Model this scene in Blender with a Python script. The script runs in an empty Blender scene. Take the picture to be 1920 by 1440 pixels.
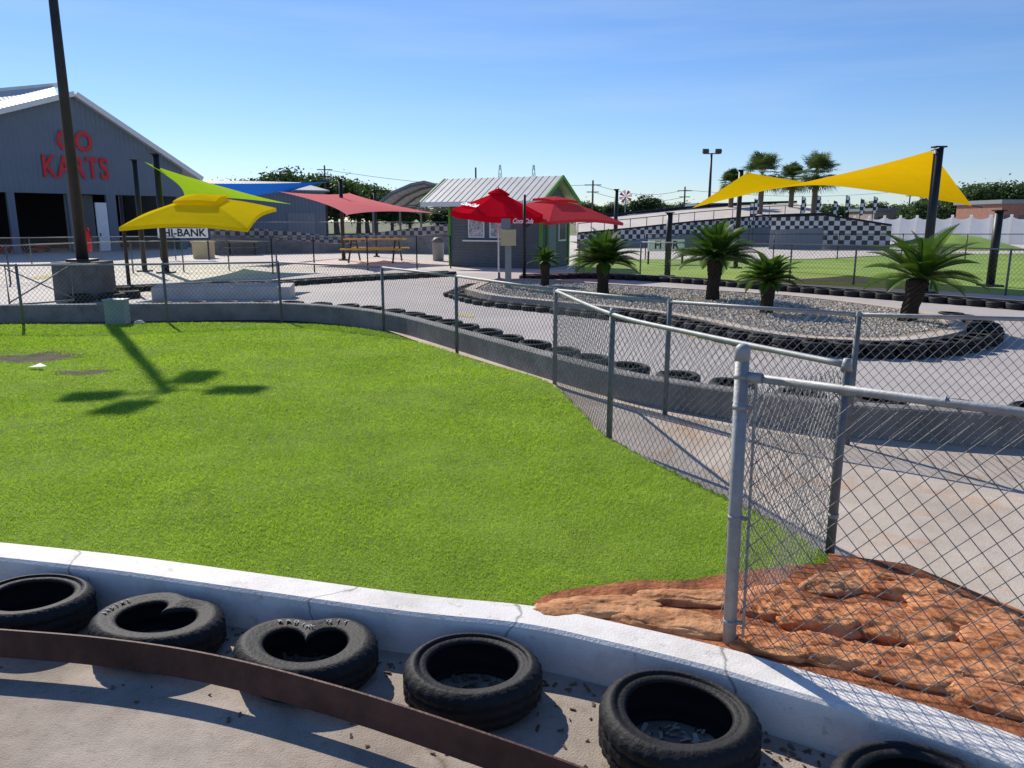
import bpy, bmesh, math, random
import numpy as np
from mathutils import Vector, Matrix, noise
random.seed(5); rng = np.random.default_rng(5)
S = bpy.context.scene; COL = S.collection
H = 1.95; PITCH = math.radians(11.88); F = 1450.0
cp, sp = math.cos(PITCH), math.sin(PITCH)

# ------------------------------------------------------------ survey helpers
def ray(px, py):
    u = (px-960)/F; v = (720-py)/F
    return u, cp+sp*v, -sp+cp*v
def P(px, py, z=0.0):
    u, dy, dz = ray(px, py); t = (z-H)/dz
    return Vector((u*t, dy*t, z))
def at(px, py, Y):
    u, dy, dz = ray(px, py); t = Y/dy
    return Vector((u*t, Y, H+dz*t))
def column(x, y, z):
    d = y*cp-(z-H)*sp
    return 960+F*x/d
class Frame:
    def __init__(s, A, B):
        s.A = Vector((A[0], A[1])); d = Vector((B[0]-A[0], B[1]-A[1])); s.L = d.length
        s.e1 = d.normalized(); s.e2 = Vector((-s.e1.y, s.e1.x)); s.rz = math.atan2(s.e1.y, s.e1.x)
    def hit(s, px, py, d=0):
        u, dy, dz = ray(px, py); D = Vector((u, dy)); o = s.A+s.e2*d
        t = o.dot(s.e2)/D.dot(s.e2); q = D*t-s.A
        return q.dot(s.e1), H+dz*t

# ------------------------------------------------------------ materials
def mat(name, col, rough=.7, var=.15, scale=4, bump=0, bscale=40, metal=0, spec=.3, detail=6, col2=None):
    m = bpy.data.materials.new(name); m.use_nodes = True; nt = m.node_tree; N = nt.nodes; L = nt.links
    b = N['Principled BSDF']; b.inputs['Roughness'].default_value = rough; b.inputs['Metallic'].default_value = metal
    b.inputs['Specular IOR Level'].default_value = spec
    tc = N.new('ShaderNodeTexCoord'); n = N.new('ShaderNodeTexNoise'); n.inputs['Scale'].default_value = scale
    n.inputs['Detail'].default_value = detail; n.inputs['Roughness'].default_value = .65
    L.new(tc.outputs['Object'], n.inputs['Vector'])
    r = N.new('ShaderNodeValToRGB'); e = r.color_ramp.elements
    e[0].position = .3; e[1].position = .7
    c2 = col2 if col2 else col
    e[0].color = tuple(c*(1-var) for c in col)+(1,); e[1].color = tuple(min(1, c*(1+var)) for c in c2)+(1,)
    L.new(n.outputs['Fac'], r.inputs['Fac']); L.new(r.outputs['Color'], b.inputs['Base Color'])
    if bump:
        n2 = N.new('ShaderNodeTexNoise'); n2.inputs['Scale'].default_value = bscale; n2.inputs['Detail'].default_value = 5
        L.new(tc.outputs['Object'], n2.inputs['Vector'])
        bp = N.new('ShaderNodeBump'); bp.inputs['Strength'].default_value = bump; bp.inputs['Distance'].default_value = .02
        L.new(n2.outputs['Fac'], bp.inputs['Height']); L.new(bp.outputs['Normal'], b.inputs['Normal'])
    return m
def multiply_layer(m, kind, scale, lo, hi, dark, coords='Object'):
    """darken the base colour by a second texture (stains, cracks, grit)"""
    nt = m.node_tree; N = nt.nodes; L = nt.links; b = N['Principled BSDF']
    src = b.inputs['Base Color'].links[0].from_socket
    tc = N.new('ShaderNodeTexCoord')
    if kind == 'noise':
        t = N.new('ShaderNodeTexNoise'); t.inputs['Detail'].default_value = 8; t.inputs['Roughness'].default_value = .7; out = t.outputs['Fac']
        L.new(tc.outputs[coords], t.inputs['Vector'])
    else:
        t = N.new('ShaderNodeTexVoronoi'); t.feature = 'DISTANCE_TO_EDGE'; out = t.outputs['Distance']
        nn = N.new('ShaderNodeTexNoise'); nn.inputs['Scale'].default_value = scale*3; nn.inputs['Detail'].default_value = 5
        L.new(tc.outputs[coords], nn.inputs['Vector'])
        mx = N.new('ShaderNodeVectorMath'); mx.operation = 'MULTIPLY_ADD'; mx.inputs[1].default_value = (.25/scale,)*3
        L.new(nn.outputs['Color'], mx.inputs[0]); L.new(tc.outputs[coords], mx.inputs[2]); L.new(mx.outputs[0], t.inputs['Vector'])
    t.inputs['Scale'].default_value = scale
    r = N.new('ShaderNodeValToRGB'); e = r.color_ramp.elements; e[0].position = lo; e[1].position = hi
    e[0].color = (*dark, 1); e[1].color = (1, 1, 1, 1); L.new(out, r.inputs['Fac'])
    mm = N.new('ShaderNodeMix'); mm.data_type = 'RGBA'; mm.blend_type = 'MULTIPLY'; mm.inputs[0].default_value = 1
    L.new(src, mm.inputs[6]); L.new(r.outputs['Color'], mm.inputs[7]); L.new(mm.outputs[2], b.inputs['Base Color'])
    return m
def ribs(m, scale, strength=.6, axis='X'):
    nt = m.node_tree; N = nt.nodes; L = nt.links; b = N['Principled BSDF']
    tc = N.new('ShaderNodeTexCoord'); w = N.new('ShaderNodeTexWave'); w.bands_direction = axis; w.inputs['Scale'].default_value = scale
    L.new(tc.outputs['Object'], w.inputs['Vector']); bp = N.new('ShaderNodeBump'); bp.inputs['Strength'].default_value = strength
    bp.inputs['Distance'].default_value = .05; L.new(w.outputs['Fac'], bp.inputs['Height']); L.new(bp.outputs['Normal'], b.inputs['Normal'])
    return m
def leafmat(name, c1, c2, tr, scale=3, trans=.45, rough=.55, spec=.25, lo=.33, hi=.67):
    m = bpy.data.materials.new(name); m.use_nodes = True; nt = m.node_tree; N = nt.nodes; L = nt.links
    b = N['Principled BSDF']; b.inputs['Roughness'].default_value = rough; b.inputs['Specular IOR Level'].default_value = spec
    tc = N.new('ShaderNodeTexCoord'); n = N.new('ShaderNodeTexNoise'); n.inputs['Scale'].default_value = scale; n.inputs['Detail'].default_value = 9
    n.inputs['Roughness'].default_value = .75
    L.new(tc.outputs['Object'], n.inputs['Vector']); r = N.new('ShaderNodeValToRGB'); e = r.color_ramp.elements
    e[0].position = lo; e[1].position = hi; e[0].color = (*c1, 1); e[1].color = (*c2, 1)
    L.new(n.outputs['Fac'], r.inputs['Fac']); L.new(r.outputs['Color'], b.inputs['Base Color'])
    t = N.new('ShaderNodeBsdfTranslucent'); mm = N.new('ShaderNodeMix'); mm.data_type = 'RGBA'; mm.blend_type = 'MULTIPLY'; mm.inputs[0].default_value = 1
    L.new(r.outputs['Color'], mm.inputs[6]); mm.inputs[7].default_value = (*tr, 1); L.new(mm.outputs[2], t.inputs['Color'])
    mix = N.new('ShaderNodeMixShader'); mix.inputs[0].default_value = trans
    L.new(b.outputs[0], mix.inputs[1]); L.new(t.outputs[0], mix.inputs[2]); L.new(mix.outputs[0], N['Material Output'].inputs['Surface'])
    return m
def fabric(name, c, trans=.5, tr=(1,.95,.9)): return leafmat(name, tuple(x*.95 for x in c), tuple(min(1,x*1.05) for x in c), tr, 1.5, trans, 1.0, 0.0)
def checker(name, scale, c1=(.02,.02,.02), c2=(.75,.75,.75)):
    m = bpy.data.materials.new(name); m.use_nodes = True; nt = m.node_tree; N = nt.nodes; L = nt.links
    b = N['Principled BSDF']; b.inputs['Roughness'].default_value = .6
    tc = N.new('ShaderNodeTexCoord'); c = N.new('ShaderNodeTexChecker'); c.inputs['Scale'].default_value = scale
    mp = N.new('ShaderNodeMapping'); mp.inputs['Location'].default_value = (.013,.5/scale,.017)
    mp.inputs['Scale'].default_value = (1,.0001,1)
    c.inputs['Color1'].default_value = (*c1, 1); c.inputs['Color2'].default_value = (*c2, 1)
    L.new(tc.outputs['Object'], mp.inputs['Vector']); L.new(mp.outputs[0], c.inputs['Vector']); L.new(c.outputs['Color'], b.inputs['Base Color'])
    return m
M = {}
M['near_track'] = multiply_layer(multiply_layer(multiply_layer(mat('near_track_concrete', (.43,.365,.30), .85, .26, 2.6, .35, 110), 'noise', .9, .33, .6, (.64,.6,.55)), 'noise', 22, .3, .46, (.72,.69,.66)), 'voronoi', .3, .0, .006, (.6,.58,.56))
M['track'] = multiply_layer(mat('track_asphalt', (.50,.455,.42), .75, .10, .6, .3, 60, spec=.35), 'noise', .25, .3, .7, (.82,.81,.80))
M['plaza'] = multiply_layer(mat('plaza_concrete', (.66,.59,.51), .8, .12, .5, .2, 40), 'noise', 2, .3, .6, (.86,.85,.85))
M['walk'] = multiply_layer(multiply_layer(mat('walk_concrete', (.56,.48,.395), .8, .12, 1.5, .3, 80), 'noise', 1.1, .3, .6, (.76,.73,.70)), 'noise', 2.1, .28, .48, (.9,.64,.44))
M['ground'] = mat('ground_far', (.17,.18,.09), .9, .3, .05)
M['fargrass'] = mat('far_grass', (.22,.33,.05), .9, .25, .4, .5, 6)
M['soil'] = mat('lawn_soil', (.17,.26,.022), .95, .3, 2.2, .8, 60)
M['dirt'] = mat('bare_soil', (.085,.075,.035), .95, .6, 5, 1, 30)
M['grass'] = leafmat('grass_blades', (.24,.40,.024), (.54,.66,.085), (1.1,1.2,.6), .7, .5, .5, .25, .22, .78)
M['white'] = multiply_layer(multiply_layer(multiply_layer(mat('painted_curb', (.83,.79,.73), .65, .07, 5, .22, 90), 'noise', 1.6, .3, .52, (.68,.65,.62)), 'noise', 14, .28, .42, (.6,.57,.53)), 'voronoi', .75, 0, .006, (.35,.34,.33))
M['wall'] = multiply_layer(mat('grey_barrier', (.27,.255,.24), .85, .25, 1.4, .5, 40), 'noise', 3, .3, .55, (.6,.6,.6))
M['darkblock'] = multiply_layer(mat('dark_block_concrete', (.15,.14,.13), .85, .25, 1.4, .5, 40), 'noise', 3, .3, .55, (.6,.6,.6))
M['rubber'] = multiply_layer(mat('tyre_rubber', (.018,.017,.0165), .65, .35, 6, .25, 60, spec=.28), 'noise', 3, .3, .6, (.6,.6,.6))
M['rubber_grey'] = mat('dusty_rubber', (.022,.021,.020), .75, .35, 5, .2, 40)
M['letters'] = mat('raised_white_letters', (.34,.34,.32), .7, .5, 30)
M['rust'] = multiply_layer(mat('rusty_steel', (.085,.040,.03), .6, .35, 6, .3, 40, metal=.15), 'noise', 1.2, .35, .6, (.5,.45,.45))
M['galv'] = mat('galvanised_pipe', (.33,.335,.335), .6, .2, 12, .12, 80, metal=.4)
M['galv_dark'] = mat('weathered_pipe', (.17,.18,.185), .6, .25, 10, .1, 60, metal=.4)
M['wire'] = mat('fence_wire', (.21,.212,.212), .7, .2, 20, metal=.3)
M['rock'] = multiply_layer(multiply_layer(mat('orange_rock', (.56,.19,.07), .9, .22, 4, .9, 20, col2=(.66,.30,.13)), 'noise', 6, .33, .5, (.66,.53,.45)), 'noise', 30, .3, .45, (.7,.62,.55))
M['rock_brown'] = multiply_layer(multiply_layer(mat('brown_rock', (.50,.215,.09), .9, .22, 4, .9, 20, col2=(.57,.30,.145)), 'noise', 6, .33, .5, (.64,.54,.47)), 'noise', 30, .3, .45, (.7,.62,.55))
M['rockbed'] = multiply_layer(mat('rock_bed_soil', (.42,.15,.06), .95, .35, 6, .9, 30), 'noise', 5, .35, .6, (.40,.34,.31))
M['litter'] = mat('dry_litter', (.17,.11,.065), .95, .5, 9)
M['bronze'] = mat('bronze_pole', (.055,.047,.042), .5, .2, 3, metal=.4)
M['black'] = mat('black_steel', (.018,.018,.02), .45, .2, 4, spec=.4)
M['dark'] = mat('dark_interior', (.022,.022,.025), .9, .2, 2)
M['bluewall'] = ribs(mat('blue_grey_siding', (.15,.185,.23), .55, .08, .6), 1.1, .7)
M['greysiding'] = ribs(mat('grey_siding', (.22,.235,.26), .6, .08, .6), 1.0, .5)
M['whitemetal'] = mat('white_trim', (.76,.76,.75), .5, .06, 3)
M['roofsheet'] = ribs(mat('pale_roof_sheet', (.62,.60,.56), .6, .1, 1), 1.2, .4)
M['kioskroof'] = mat('kiosk_roof_sheet', (.66,.63,.57), .6, .12, 1.5)
M['red'] = mat('red_sign', (.66,.035,.04), .5, .15, 3)
M['redfabric'] = fabric('red_fabric', (.70,.010,.028), .42)
M['fadedred'] = fabric('faded_red_fabric', (.74,.085,.105), .45)
M['pinkred'] = fabric('sail_red', (.92,.30,.33), .6)
M['yellow'] = fabric('yellow_fabric', (.94,.73,.015), .5)
M['sailyellow'] = fabric('sail_yellow', (.94,.58,.006), .55)
M['lime'] = fabric('sail_lime', (.47,.74,.03), .5)
M['blue'] = fabric('sail_blue', (.02,.17,.66), .5)
M['kiosk'] = ribs(mat('kiosk_wall', (.13,.142,.15), .7, .1, 2), 2.5, .4, 'Z')
M['green'] = mat('lime_trim', (.11,.31,.035), .5, .1, 3)
M['lettering_white'] = mat('white_lettering', (.88,.88,.88), .5, .03, 3)
M['black_text'] = mat('black_lettering', (.02,.02,.02), .6, .1, 3)
M['menu'] = multiply_layer(mat('menu_print', (.12,.25,.45), .4, .5, 6, col2=(.6,.5,.45)), 'noise', 12, .4, .5, (.5,.5,.5))
M['glass'] = mat('dark_glass', (.03,.04,.05), .15, .1, 2, spec=.6)
M['box'] = mat('pale_teal_cabinet', (.33,.41,.38), .55, .08, 4)
M['cream'] = mat('cream_panel', (.55,.45,.27), .7, .1, 3)
M['tableyellow'] = mat('yellow_table', (.72,.47,.03), .5, .1, 5)
M['tablewood'] = mat('brown_table', (.16,.07,.05), .6, .2, 5)
M['grey'] = mat('grey_plastic', (.25,.27,.28), .5, .1, 4)
M['firered'] = mat('extinguisher_red', (.6,.02,.02), .35, .1, 4)
M['palm'] = leafmat('cycad_leaf', (.035,.085,.016), (.10,.18,.03), (1.1,1.2,.5), 3, .33, .45)
M['palm2'] = leafmat('fan_palm_leaf', (.06,.095,.035), (.13,.18,.06), (1,1.1,.6), 1, .3)
M['cycadtrunk'] = mat('cycad_trunk', (.045,.035,.027), .95, .5, 14, 1, 20)
M['bark'] = mat('palm_bark', (.16,.125,.10), .95, .3, 6, 1, 12)
M['tree'] = leafmat('tree_leaf', (.045,.085,.035), (.12,.18,.06), (1,1.1,.5), .5, .3)
M['tree2'] = leafmat('tree_leaf_dark', (.035,.068,.03), (.09,.14,.055), (1,1.1,.5), .4, .3)
M['gravel'] = mat('island_gravel', (.34,.285,.22), .9, .4, 12, .8, 40)
M['stone'] = mat('pale_stone', (.36,.30,.23), .85, .4, 5, col2=(.60,.53,.43))
M['vinyl'] = leafmat('white_vinyl', (.84,.84,.84), (.89,.89,.89), (1,1,1), 2, .5)
M['brick'] = mat('red_brick', (.30,.15,.11), .9, .2, 2)
M['shop'] = mat('far_shop_wall', (.33,.25,.22), .9, .2, .3)
M['check'] = checker('checker_small', 3.0, (.035,.035,.035), (.62,.61,.60)); M['checkfine'] = checker('checker_fine', 3.6, (.06,.06,.06), (.36,.35,.34)); M['checkbig'] = checker('checker_large', 3.0, (.035,.035,.035), (.62,.61,.60)); M['checkflag'] = checker('checker_flag', 4)
M['yellowpaint'] = multiply_layer(mat('worn_yellow_paint', (.62,.48,.16), .8, .2, 4), 'noise', 8, .3, .6, (.75,.75,.75))
M['wood'] = mat('utility_wood', (.10,.085,.07), .9, .2, 2)

# ------------------------------------------------------------ mesh building
class MB:
    def __init__(s): s.v = []; s.f = []
    def add(s, vs, fs):
        o = len(s.v); s.v += [tuple(x) for x in vs]; s.f += [tuple(i+o for i in f) for f in fs]; return s
    def box(s, c, d, rz=0, rx=0, ry=0):
        m = Matrix.Rotation(rz, 3, 'Z') @ Matrix.Rotation(ry, 3, 'Y') @ Matrix.Rotation(rx, 3, 'X'); c = Vector(c)
        vs = [c+m @ Vector((x*d[0]/2, y*d[1]/2, z*d[2]/2)) for x in (-1,1) for y in (-1,1) for z in (-1,1)]
        return s.add(vs, [(0,1,3,2),(4,6,7,5),(0,4,5,1),(2,3,7,6),(0,2,6,4),(1,5,7,3)])
    def bbox(s, a, b): return s.box([(a[i]+b[i])/2 for i in range(3)], [abs(b[i]-a[i]) for i in range(3)])
    def tube(s, p0, p1, r0, r1=None, n=10, cap=True):
        r1 = r0 if r1 is None else r1; p0 = Vector(p0); p1 = Vector(p1); d = (p1-p0).normalized()
        a = d.cross(Vector((0,0,1)) if abs(d.z) < .95 else Vector((1,0,0))).normalized(); b = d.cross(a)
        vs = []
        for p, r in ((p0,r0),(p1,r1)):
            for i in range(n):
                t = 2*math.pi*i/n; vs.append(p+a*math.cos(t)*r+b*math.sin(t)*r)
        fs = [(i,(i+1)%n,n+(i+1)%n,n+i) for i in range(n)]
        if cap: fs += [tuple(range(n))[::-1], tuple(range(n,2*n))]
        return s.add(vs, fs)
    def path(s, pts, r, n=8):
        pts = [Vector(p) for p in pts]; vs = []; fs = []
        for k, p in enumerate(pts):
            d = (pts[min(k+1,len(pts)-1)]-pts[max(k-1,0)]).normalized()
            a = d.cross(Vector((0,0,1)) if abs(d.z) < .95 else Vector((1,0,0))).normalized(); b = d.cross(a)
            rr = r[k] if isinstance(r, (list,tuple)) else r
            for i in range(n):
                t = 2*math.pi*i/n; vs.append(p+a*math.cos(t)*rr+b*math.sin(t)*rr)
        for k in range(len(pts)-1):
            for i in range(n): fs.append((k*n+i,k*n+(i+1)%n,(k+1)*n+(i+1)%n,(k+1)*n+i))
        fs += [tuple(range(n))[::-1], tuple(range((len(pts)-1)*n, len(pts)*n))]
        return s.add(vs, fs)
    def prism(s, pts2, fn0, fn1):
        """polygon given twice (front and back) joined into a solid"""
        n = len(pts2); vs = [fn0(p) for p in pts2]+[fn1(p) for p in pts2]
        return s.add(vs, [tuple(range(n)), tuple(range(n,2*n))[::-1]]+[(i,i+n,(i+1)%n+n,(i+1)%n) for i in range(n)])
    def lathe(s, prof, n=24, c=(0,0,0), closed=True, fn=None):
        vs = []; k = len(prof)
        for i in range(n):
            t = 2*math.pi*i/n
            for j, (r, z) in enumerate(prof):
                if fn: r, z = fn(r, z, t, i, j)
                vs.append((c[0]+r*math.cos(t), c[1]+r*math.sin(t), c[2]+z))
        fs = []
        for i in range(n):
            for j in range(k if closed else k-1):
                fs.append((i*k+j, ((i+1)%n)*k+j, ((i+1)%n)*k+(j+1)%k, i*k+(j+1)%k))
        return s.add(vs, fs)
    def sweep(s, path, prof, closed=False):
        """closed profile (offset to the left of travel, z) swept along a plan polyline"""
        n = len(path); k = len(prof); vs = []
        for i in range(n):
            a = path[(i-1) % n] if closed or i > 0 else path[0]; b = path[(i+1) % n] if closed or i < n-1 else path[-1]
            d = Vector((b[0]-a[0], b[1]-a[1])).normalized(); nn = Vector((-d.y, d.x))
            z0 = path[i][2] if len(path[i]) > 2 else 0
            for o, z in prof: vs.append((path[i][0]+nn.x*o, path[i][1]+nn.y*o, z0+z))
        fs = []
        for i in range(n if closed else n-1):
            for j in range(k): fs.append((i*k+j, i*k+(j+1)%k, ((i+1)%n)*k+(j+1)%k, ((i+1)%n)*k+j))
        if not closed: fs += [tuple(range(k))[::-1], tuple(range((n-1)*k, n*k))]
        return s.add(vs, fs)
    def build(s, name, m, parent=None, smooth=False, origin=None):
        vs = s.v
        if origin is not None: vs = [(x-origin[0], y-origin[1], z-origin[2]) for x, y, z in vs]
        me = bpy.data.meshes.new(name); me.from_pydata(vs, [], s.f); me.validate(); me.update()
        bm = bmesh.new(); bm.from_mesh(me); bmesh.ops.recalc_face_normals(bm, faces=bm.faces); bm.to_mesh(me); bm.free()
        if smooth: me.shade_smooth()
        me.materials.append(M[m] if isinstance(m, str) else m)
        o = bpy.data.objects.new(name, me); COL.objects.link(o)
        if parent: o.parent = parent
        elif origin is not None: o.location = origin
        return o
def soup(name, arr, m, parent=None, origin=None):
    arr = np.asarray(arr, dtype=np.float32); n, k, _ = arr.shape
    if origin is not None: arr = arr-np.array(origin, dtype=np.float32)
    me = bpy.data.meshes.new(name); me.vertices.add(n*k); me.vertices.foreach_set('co', arr.reshape(-1))
    me.loops.add(n*k); me.loops.foreach_set('vertex_index', np.arange(n*k, dtype=np.int32))
    me.polygons.add(n); me.polygons.foreach_set('loop_start', np.arange(0, n*k, k, dtype=np.int32))
    me.update(calc_edges=True); me.materials.append(M[m]); o = bpy.data.objects.new(name, me); COL.objects.link(o)
    if parent: o.parent = parent
    elif origin is not None: o.location = origin
    return o
def tag(o, label=None, cat=None, group=None, kind=None):
    if label: o['label'] = label
    if cat: o['category'] = cat
    if group: o['group'] = group
    if kind: o['kind'] = kind
    return o
def empty(name, loc, label, cat, group=None, rz=0):
    o = bpy.data.objects.new(name, None); COL.objects.link(o); o.location = loc; o.rotation_euler = (0,0,rz); o.empty_display_size = .2
    return tag(o, label, cat, group)
def dup(o, loc, rz=0, label=None, sc=1, group=None):
    c = o.copy(); COL.objects.link(c); c.location = loc; c.rotation_euler = (0,0,rz); c.scale = (sc,)*3 if not hasattr(sc, '__len__') else sc
    if label: c['label'] = label
    if group: c['group'] = group
    for ch in list(o.children):
        d = ch.copy(); COL.objects.link(d); d.parent = c
        for g in list(ch.children):
            e = g.copy(); COL.objects.link(e); e.parent = d
    return c
def smooth(pts, n=6):
    pts = [Vector(p) for p in pts]; out = []
    for i in range(len(pts)-1):
        p0 = pts[max(i-1,0)]; p1 = pts[i]; p2 = pts[i+1]; p3 = pts[min(i+2,len(pts)-1)]
        for k in range(n):
            t = k/n; out.append(.5*((2*p1)+(p2-p0)*t+(2*p0-5*p1+4*p2-p3)*t*t+(3*p1-p0-3*p2+p3)*t**3))
    out.append(pts[-1]); return out
def spaced(pts, step, closed=False):
    pts = [Vector(p) for p in pts]
    if closed: pts = pts+[pts[0]]
    out = []; acc = 0; nxt = 0
    for a, b in zip(pts, pts[1:]):
        L = (b-a).length
        while nxt <= acc+L: out.append(a+(b-a)*((nxt-acc)/L)); nxt += step
        acc += L
    return out
def poly_sheet(name, pts, z, m):
    b = MB(); b.add([(p[0], p[1], z) for p in pts], [tuple(range(len(pts)))]); return tag(b.build(name, m), kind='structure')
def text_mesh(body, size=1, extrude=.02, bold=0, shear=0, spacing=1):
    cu = bpy.data.curves.new('lettering', 'FONT'); cu.body = body; cu.size = size; cu.extrude = extrude; cu.offset = bold; cu.shear = shear
    cu.space_character = spacing; cu.align_x = 'CENTER'; cu.align_y = 'CENTER'; cu.resolution_u = 4
    o = bpy.data.objects.new('lettering', cu); COL.objects.link(o); dg = bpy.context.evaluated_depsgraph_get()
    me = bpy.data.meshes.new_from_object(o.evaluated_get(dg)); vs = [v.co.copy() for v in me.vertices]; fs = [tuple(p.vertices) for p in me.polygons]
    bpy.data.objects.remove(o); return vs, fs
def put_text(body, mtx, m, parent, name='lettering', **k):
    vs, fs = text_mesh(body, **k); b = MB(); b.add([mtx @ v for v in vs], fs); return b.build(name, m, parent)

# ------------------------------------------------------------ ground and paving
b = MB(); b.add([(-2500,-60,-.03),(2500,-60,-.03),(2500,2500,-.03),(-2500,2500,-.03)], [(0,1,2,3)]); tag(b.build('ground', 'ground'), kind='structure')
curb_back = smooth([P(*p, .2) for p in [(-420,985),(-200,998),(0,1015),(240,1040),(480,1072),(780,1112),(1000,1134),(1180,1170),(1360,1212),(1480,1246),(1700,1308),(1920,1380),(2250,1500)]], 6)
poly_sheet('near_track', [(-14,-6),(6,-6),(6,2.2),(1.7,2.4),(.2,3.2),(-3,4.2),(-14,5.6)], 0, 'near_track')
wall_px = [(-400,604),(-150,602),(0,600),(250,597),(470,595),(560,597),(650,605),(740,621),(850,654),(960,689),(1040,714),(1150,746),(1250,766),(1370,787),(1600,819),(1960,843),(2300,860)]
wall_line = smooth([P(x, y, .05) for x, y in wall_px], 5)
wl = [(p.x, p.y) for p in wall_line]
poly_sheet('track', wl+[(20,8),(32,16),(32,26),(13,24.5),(8,28),(3,31),(-3,30),(-12,26),(-30,24),(-30,14)], 0, 'track')
poly_sheet('plaza', [(-90,13),(-30,14),(-30,24),(-12,26),(-3,30),(3,31),(8,28.5),(9,40),(16,75),(-90,75)], -.004, 'plaza')
diag = [P(1040,720,.08), P(1142,825,.08), P(1555,1045,.1)]
poly_sheet('walkway', [(p.x, p.y) for p in wall_line if p.x > -2.5]+[(14,3),(4,1.2),(1.6,2.3),(1.2,3.2),(1.74,3.98),(.83,6.4),(.45,8.7),(-.2,9.9)], .045, 'walk')
poly_sheet('grass_field', [P(*p) for p in [(1075,519),(1300,524),(1500,532),(1750,545),(2000,560),(2600,600)]]+[Vector((60,30,0)),Vector((70,52,0)),Vector((24,47,0)),Vector((16,41,0)),Vector((3.4,41,0))], .004, 'fargrass')
poly_sheet('far_path', [P(*p) for p in [(1395,519),(1640,524),(1650,531),(1400,525)]], .009, 'wall')
poly_sheet('far_track', [(4,41.5),(16,41.5),(24,47.5),(70,52.5),(120,110),(0,110)], .002, 'plaza')
for k, pts in enumerate([[(60,520),(108,512),(112,516),(70,524)], [(860,588),(890,592),(888,596),(858,592)], [(500,552),(560,550),(562,553),(500,555)], [(1290,626),(1330,634),(1322,637),(1284,629)]]):
    poly_sheet('yellow_marking', [P(*p) for p in pts], .005, 'yellowpaint')

# ------------------------------------------------------------ lawn
lawn_poly = [(p.x, p.y) for p in curb_back if p.x < .1]
edge = smooth([P(*p, .17) for p in [(1003,1130),(1030,1116),(1075,1106),(1140,1098),(1200,1090),(1275,1092),(1350,1080),(1420,1070),(1480,1062),(1553,1040)]]+[P(*p, .1) for p in [(1360,936),(1140,822),(1090,770),(1036,722),(960,694),(850,662),(740,627),(650,612),(560,604),(300,606),(0,609),(-200,611),(-450,612)]], 3)
rock_edge = edge[:28]
lawn_poly += [(p.x, p.y) for p in edge]
LP = np.array(lawn_poly)
def inside(x, y, poly=LP):
    r = np.zeros(x.shape, bool); j = len(poly)-1
    for i in range(len(poly)):
        xi, yi = poly[i]; xj, yj = poly[j]
        c = ((yi > y) != (yj > y)) & (x < (xj-xi)*(y-yi)/(yj-yi+1e-12)+xi); r ^= c; j = i
    return r
dips = [(P(62,668,.08), .78, .06), (P(160,697,.08), .42, .04)]
def lawn_z(x, y):
    t = np.clip((y-3.0+.13*x)/4.0, 0, 1); t = t*t*(3-2*t); z = .168-.08*t+.012*np.sin(x*1.7+y*.8)*np.clip((y-3.5)/2,0,1)+.01*np.sin(y*2.3-x*.9)*np.clip((y-3.5)/2,0,1)
    for p, r, d in dips: z = z-d*np.exp(-(((x-p.x)/r)**2+((y-p.y)/(r*.8))**2)*1.6)
    return z
st = .055; X = np.arange(-19, 2.2, st); Y = np.arange(2.4, 16, st); gx, gy = np.meshgrid(X, Y); gz = lawn_z(gx, gy)
cx = gx+st/2; cy = gy+st/2
ins = (inside(cx, cy) | (inside(cx, cy+.07) & (cx < 1.7) & (cx > -.1)))[:-1,:-1]
q4 = np.stack([np.stack([gx, gy, gz], -1)[:-1,:-1], np.stack([gx, gy, gz], -1)[:-1,1:], np.stack([gx, gy, gz], -1)[1:,1:], np.stack([gx, gy, gz], -1)[1:,:-1]], 2)
tag(soup('lawn', q4[ins], 'soil'), kind='structure')
for p, r, d in dips:
    b = MB(); vs = [(p.x, p.y, float(lawn_z(p.x, p.y))+.004)]; fs = []; sg = 26
    for i in range(1, 6):
        for j in range(sg):
            a = 2*math.pi*j/sg; rr = r*.7*i/5*(1+.25*math.sin(2*a+p.x)+.15*math.sin(5*a)); x = p.x+rr*math.cos(a)*1.1; y = p.y+rr*math.sin(a)*.75; vs.append((x, y, float(lawn_z(x, y))+.004))
    fs = [(0,1+j,1+(j+1)%sg) for j in range(sg)]+[(1+i*sg+j,1+(i+1)*sg+j,1+(i+1)*sg+(j+1)%sg,1+i*sg+(j+1)%sg) for i in range(4) for j in range(sg)]
    b.add(vs, fs); tag(b.build('bare_soil', 'dirt', None, True), kind='structure')
N = 1300000
yy = 2.5+13.3*rng.random(N)**1.5; xx = (rng.random(N)*2-1)*(yy*.74+.9)
keep = inside(xx+rng.normal(0,.012,N), yy+rng.normal(0,.016,N)) & (xx < 2.1)
for p, r, d in dips: keep &= ((((xx-p.x)/(r*1.1))**2+((yy-p.y)/(r*.75))**2) > .22+.45*rng.random(N)**1.5)
patch = np.sin(xx*2.1+1.3*np.sin(yy*1.7))*np.sin(yy*2.6+1.1*np.sin(xx*1.9)); keep &= rng.random(N) < .86+.14*patch
xx = xx[keep]; yy = yy[keep]; n = len(xx); zz = lawn_z(xx, yy)
sc = np.clip(yy/4.5, .8, 3); h = (.008+.018*rng.random(n)**1.6)*(1+.1*sc)*(1+.15*patch[keep]); w = .0025*sc*(.7+.6*rng.random(n)); a = rng.random(n)*6.283; la = rng.random(n)*6.283; ln = .4+1.3*rng.random(n)
base = np.stack([xx, yy, zz-.003], 1); dx = np.stack([np.cos(a)*w, np.sin(a)*w, 0*w], 1); top = base+np.stack([np.cos(la)*h*ln, np.sin(la)*h*ln, h], 1)
tag(soup('lawn_grass', np.stack([base-dx, base+dx, top], 1), 'grass'), 'short bright green mown grass covering the lawn behind the white curb', 'grass', kind='stuff')
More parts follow.
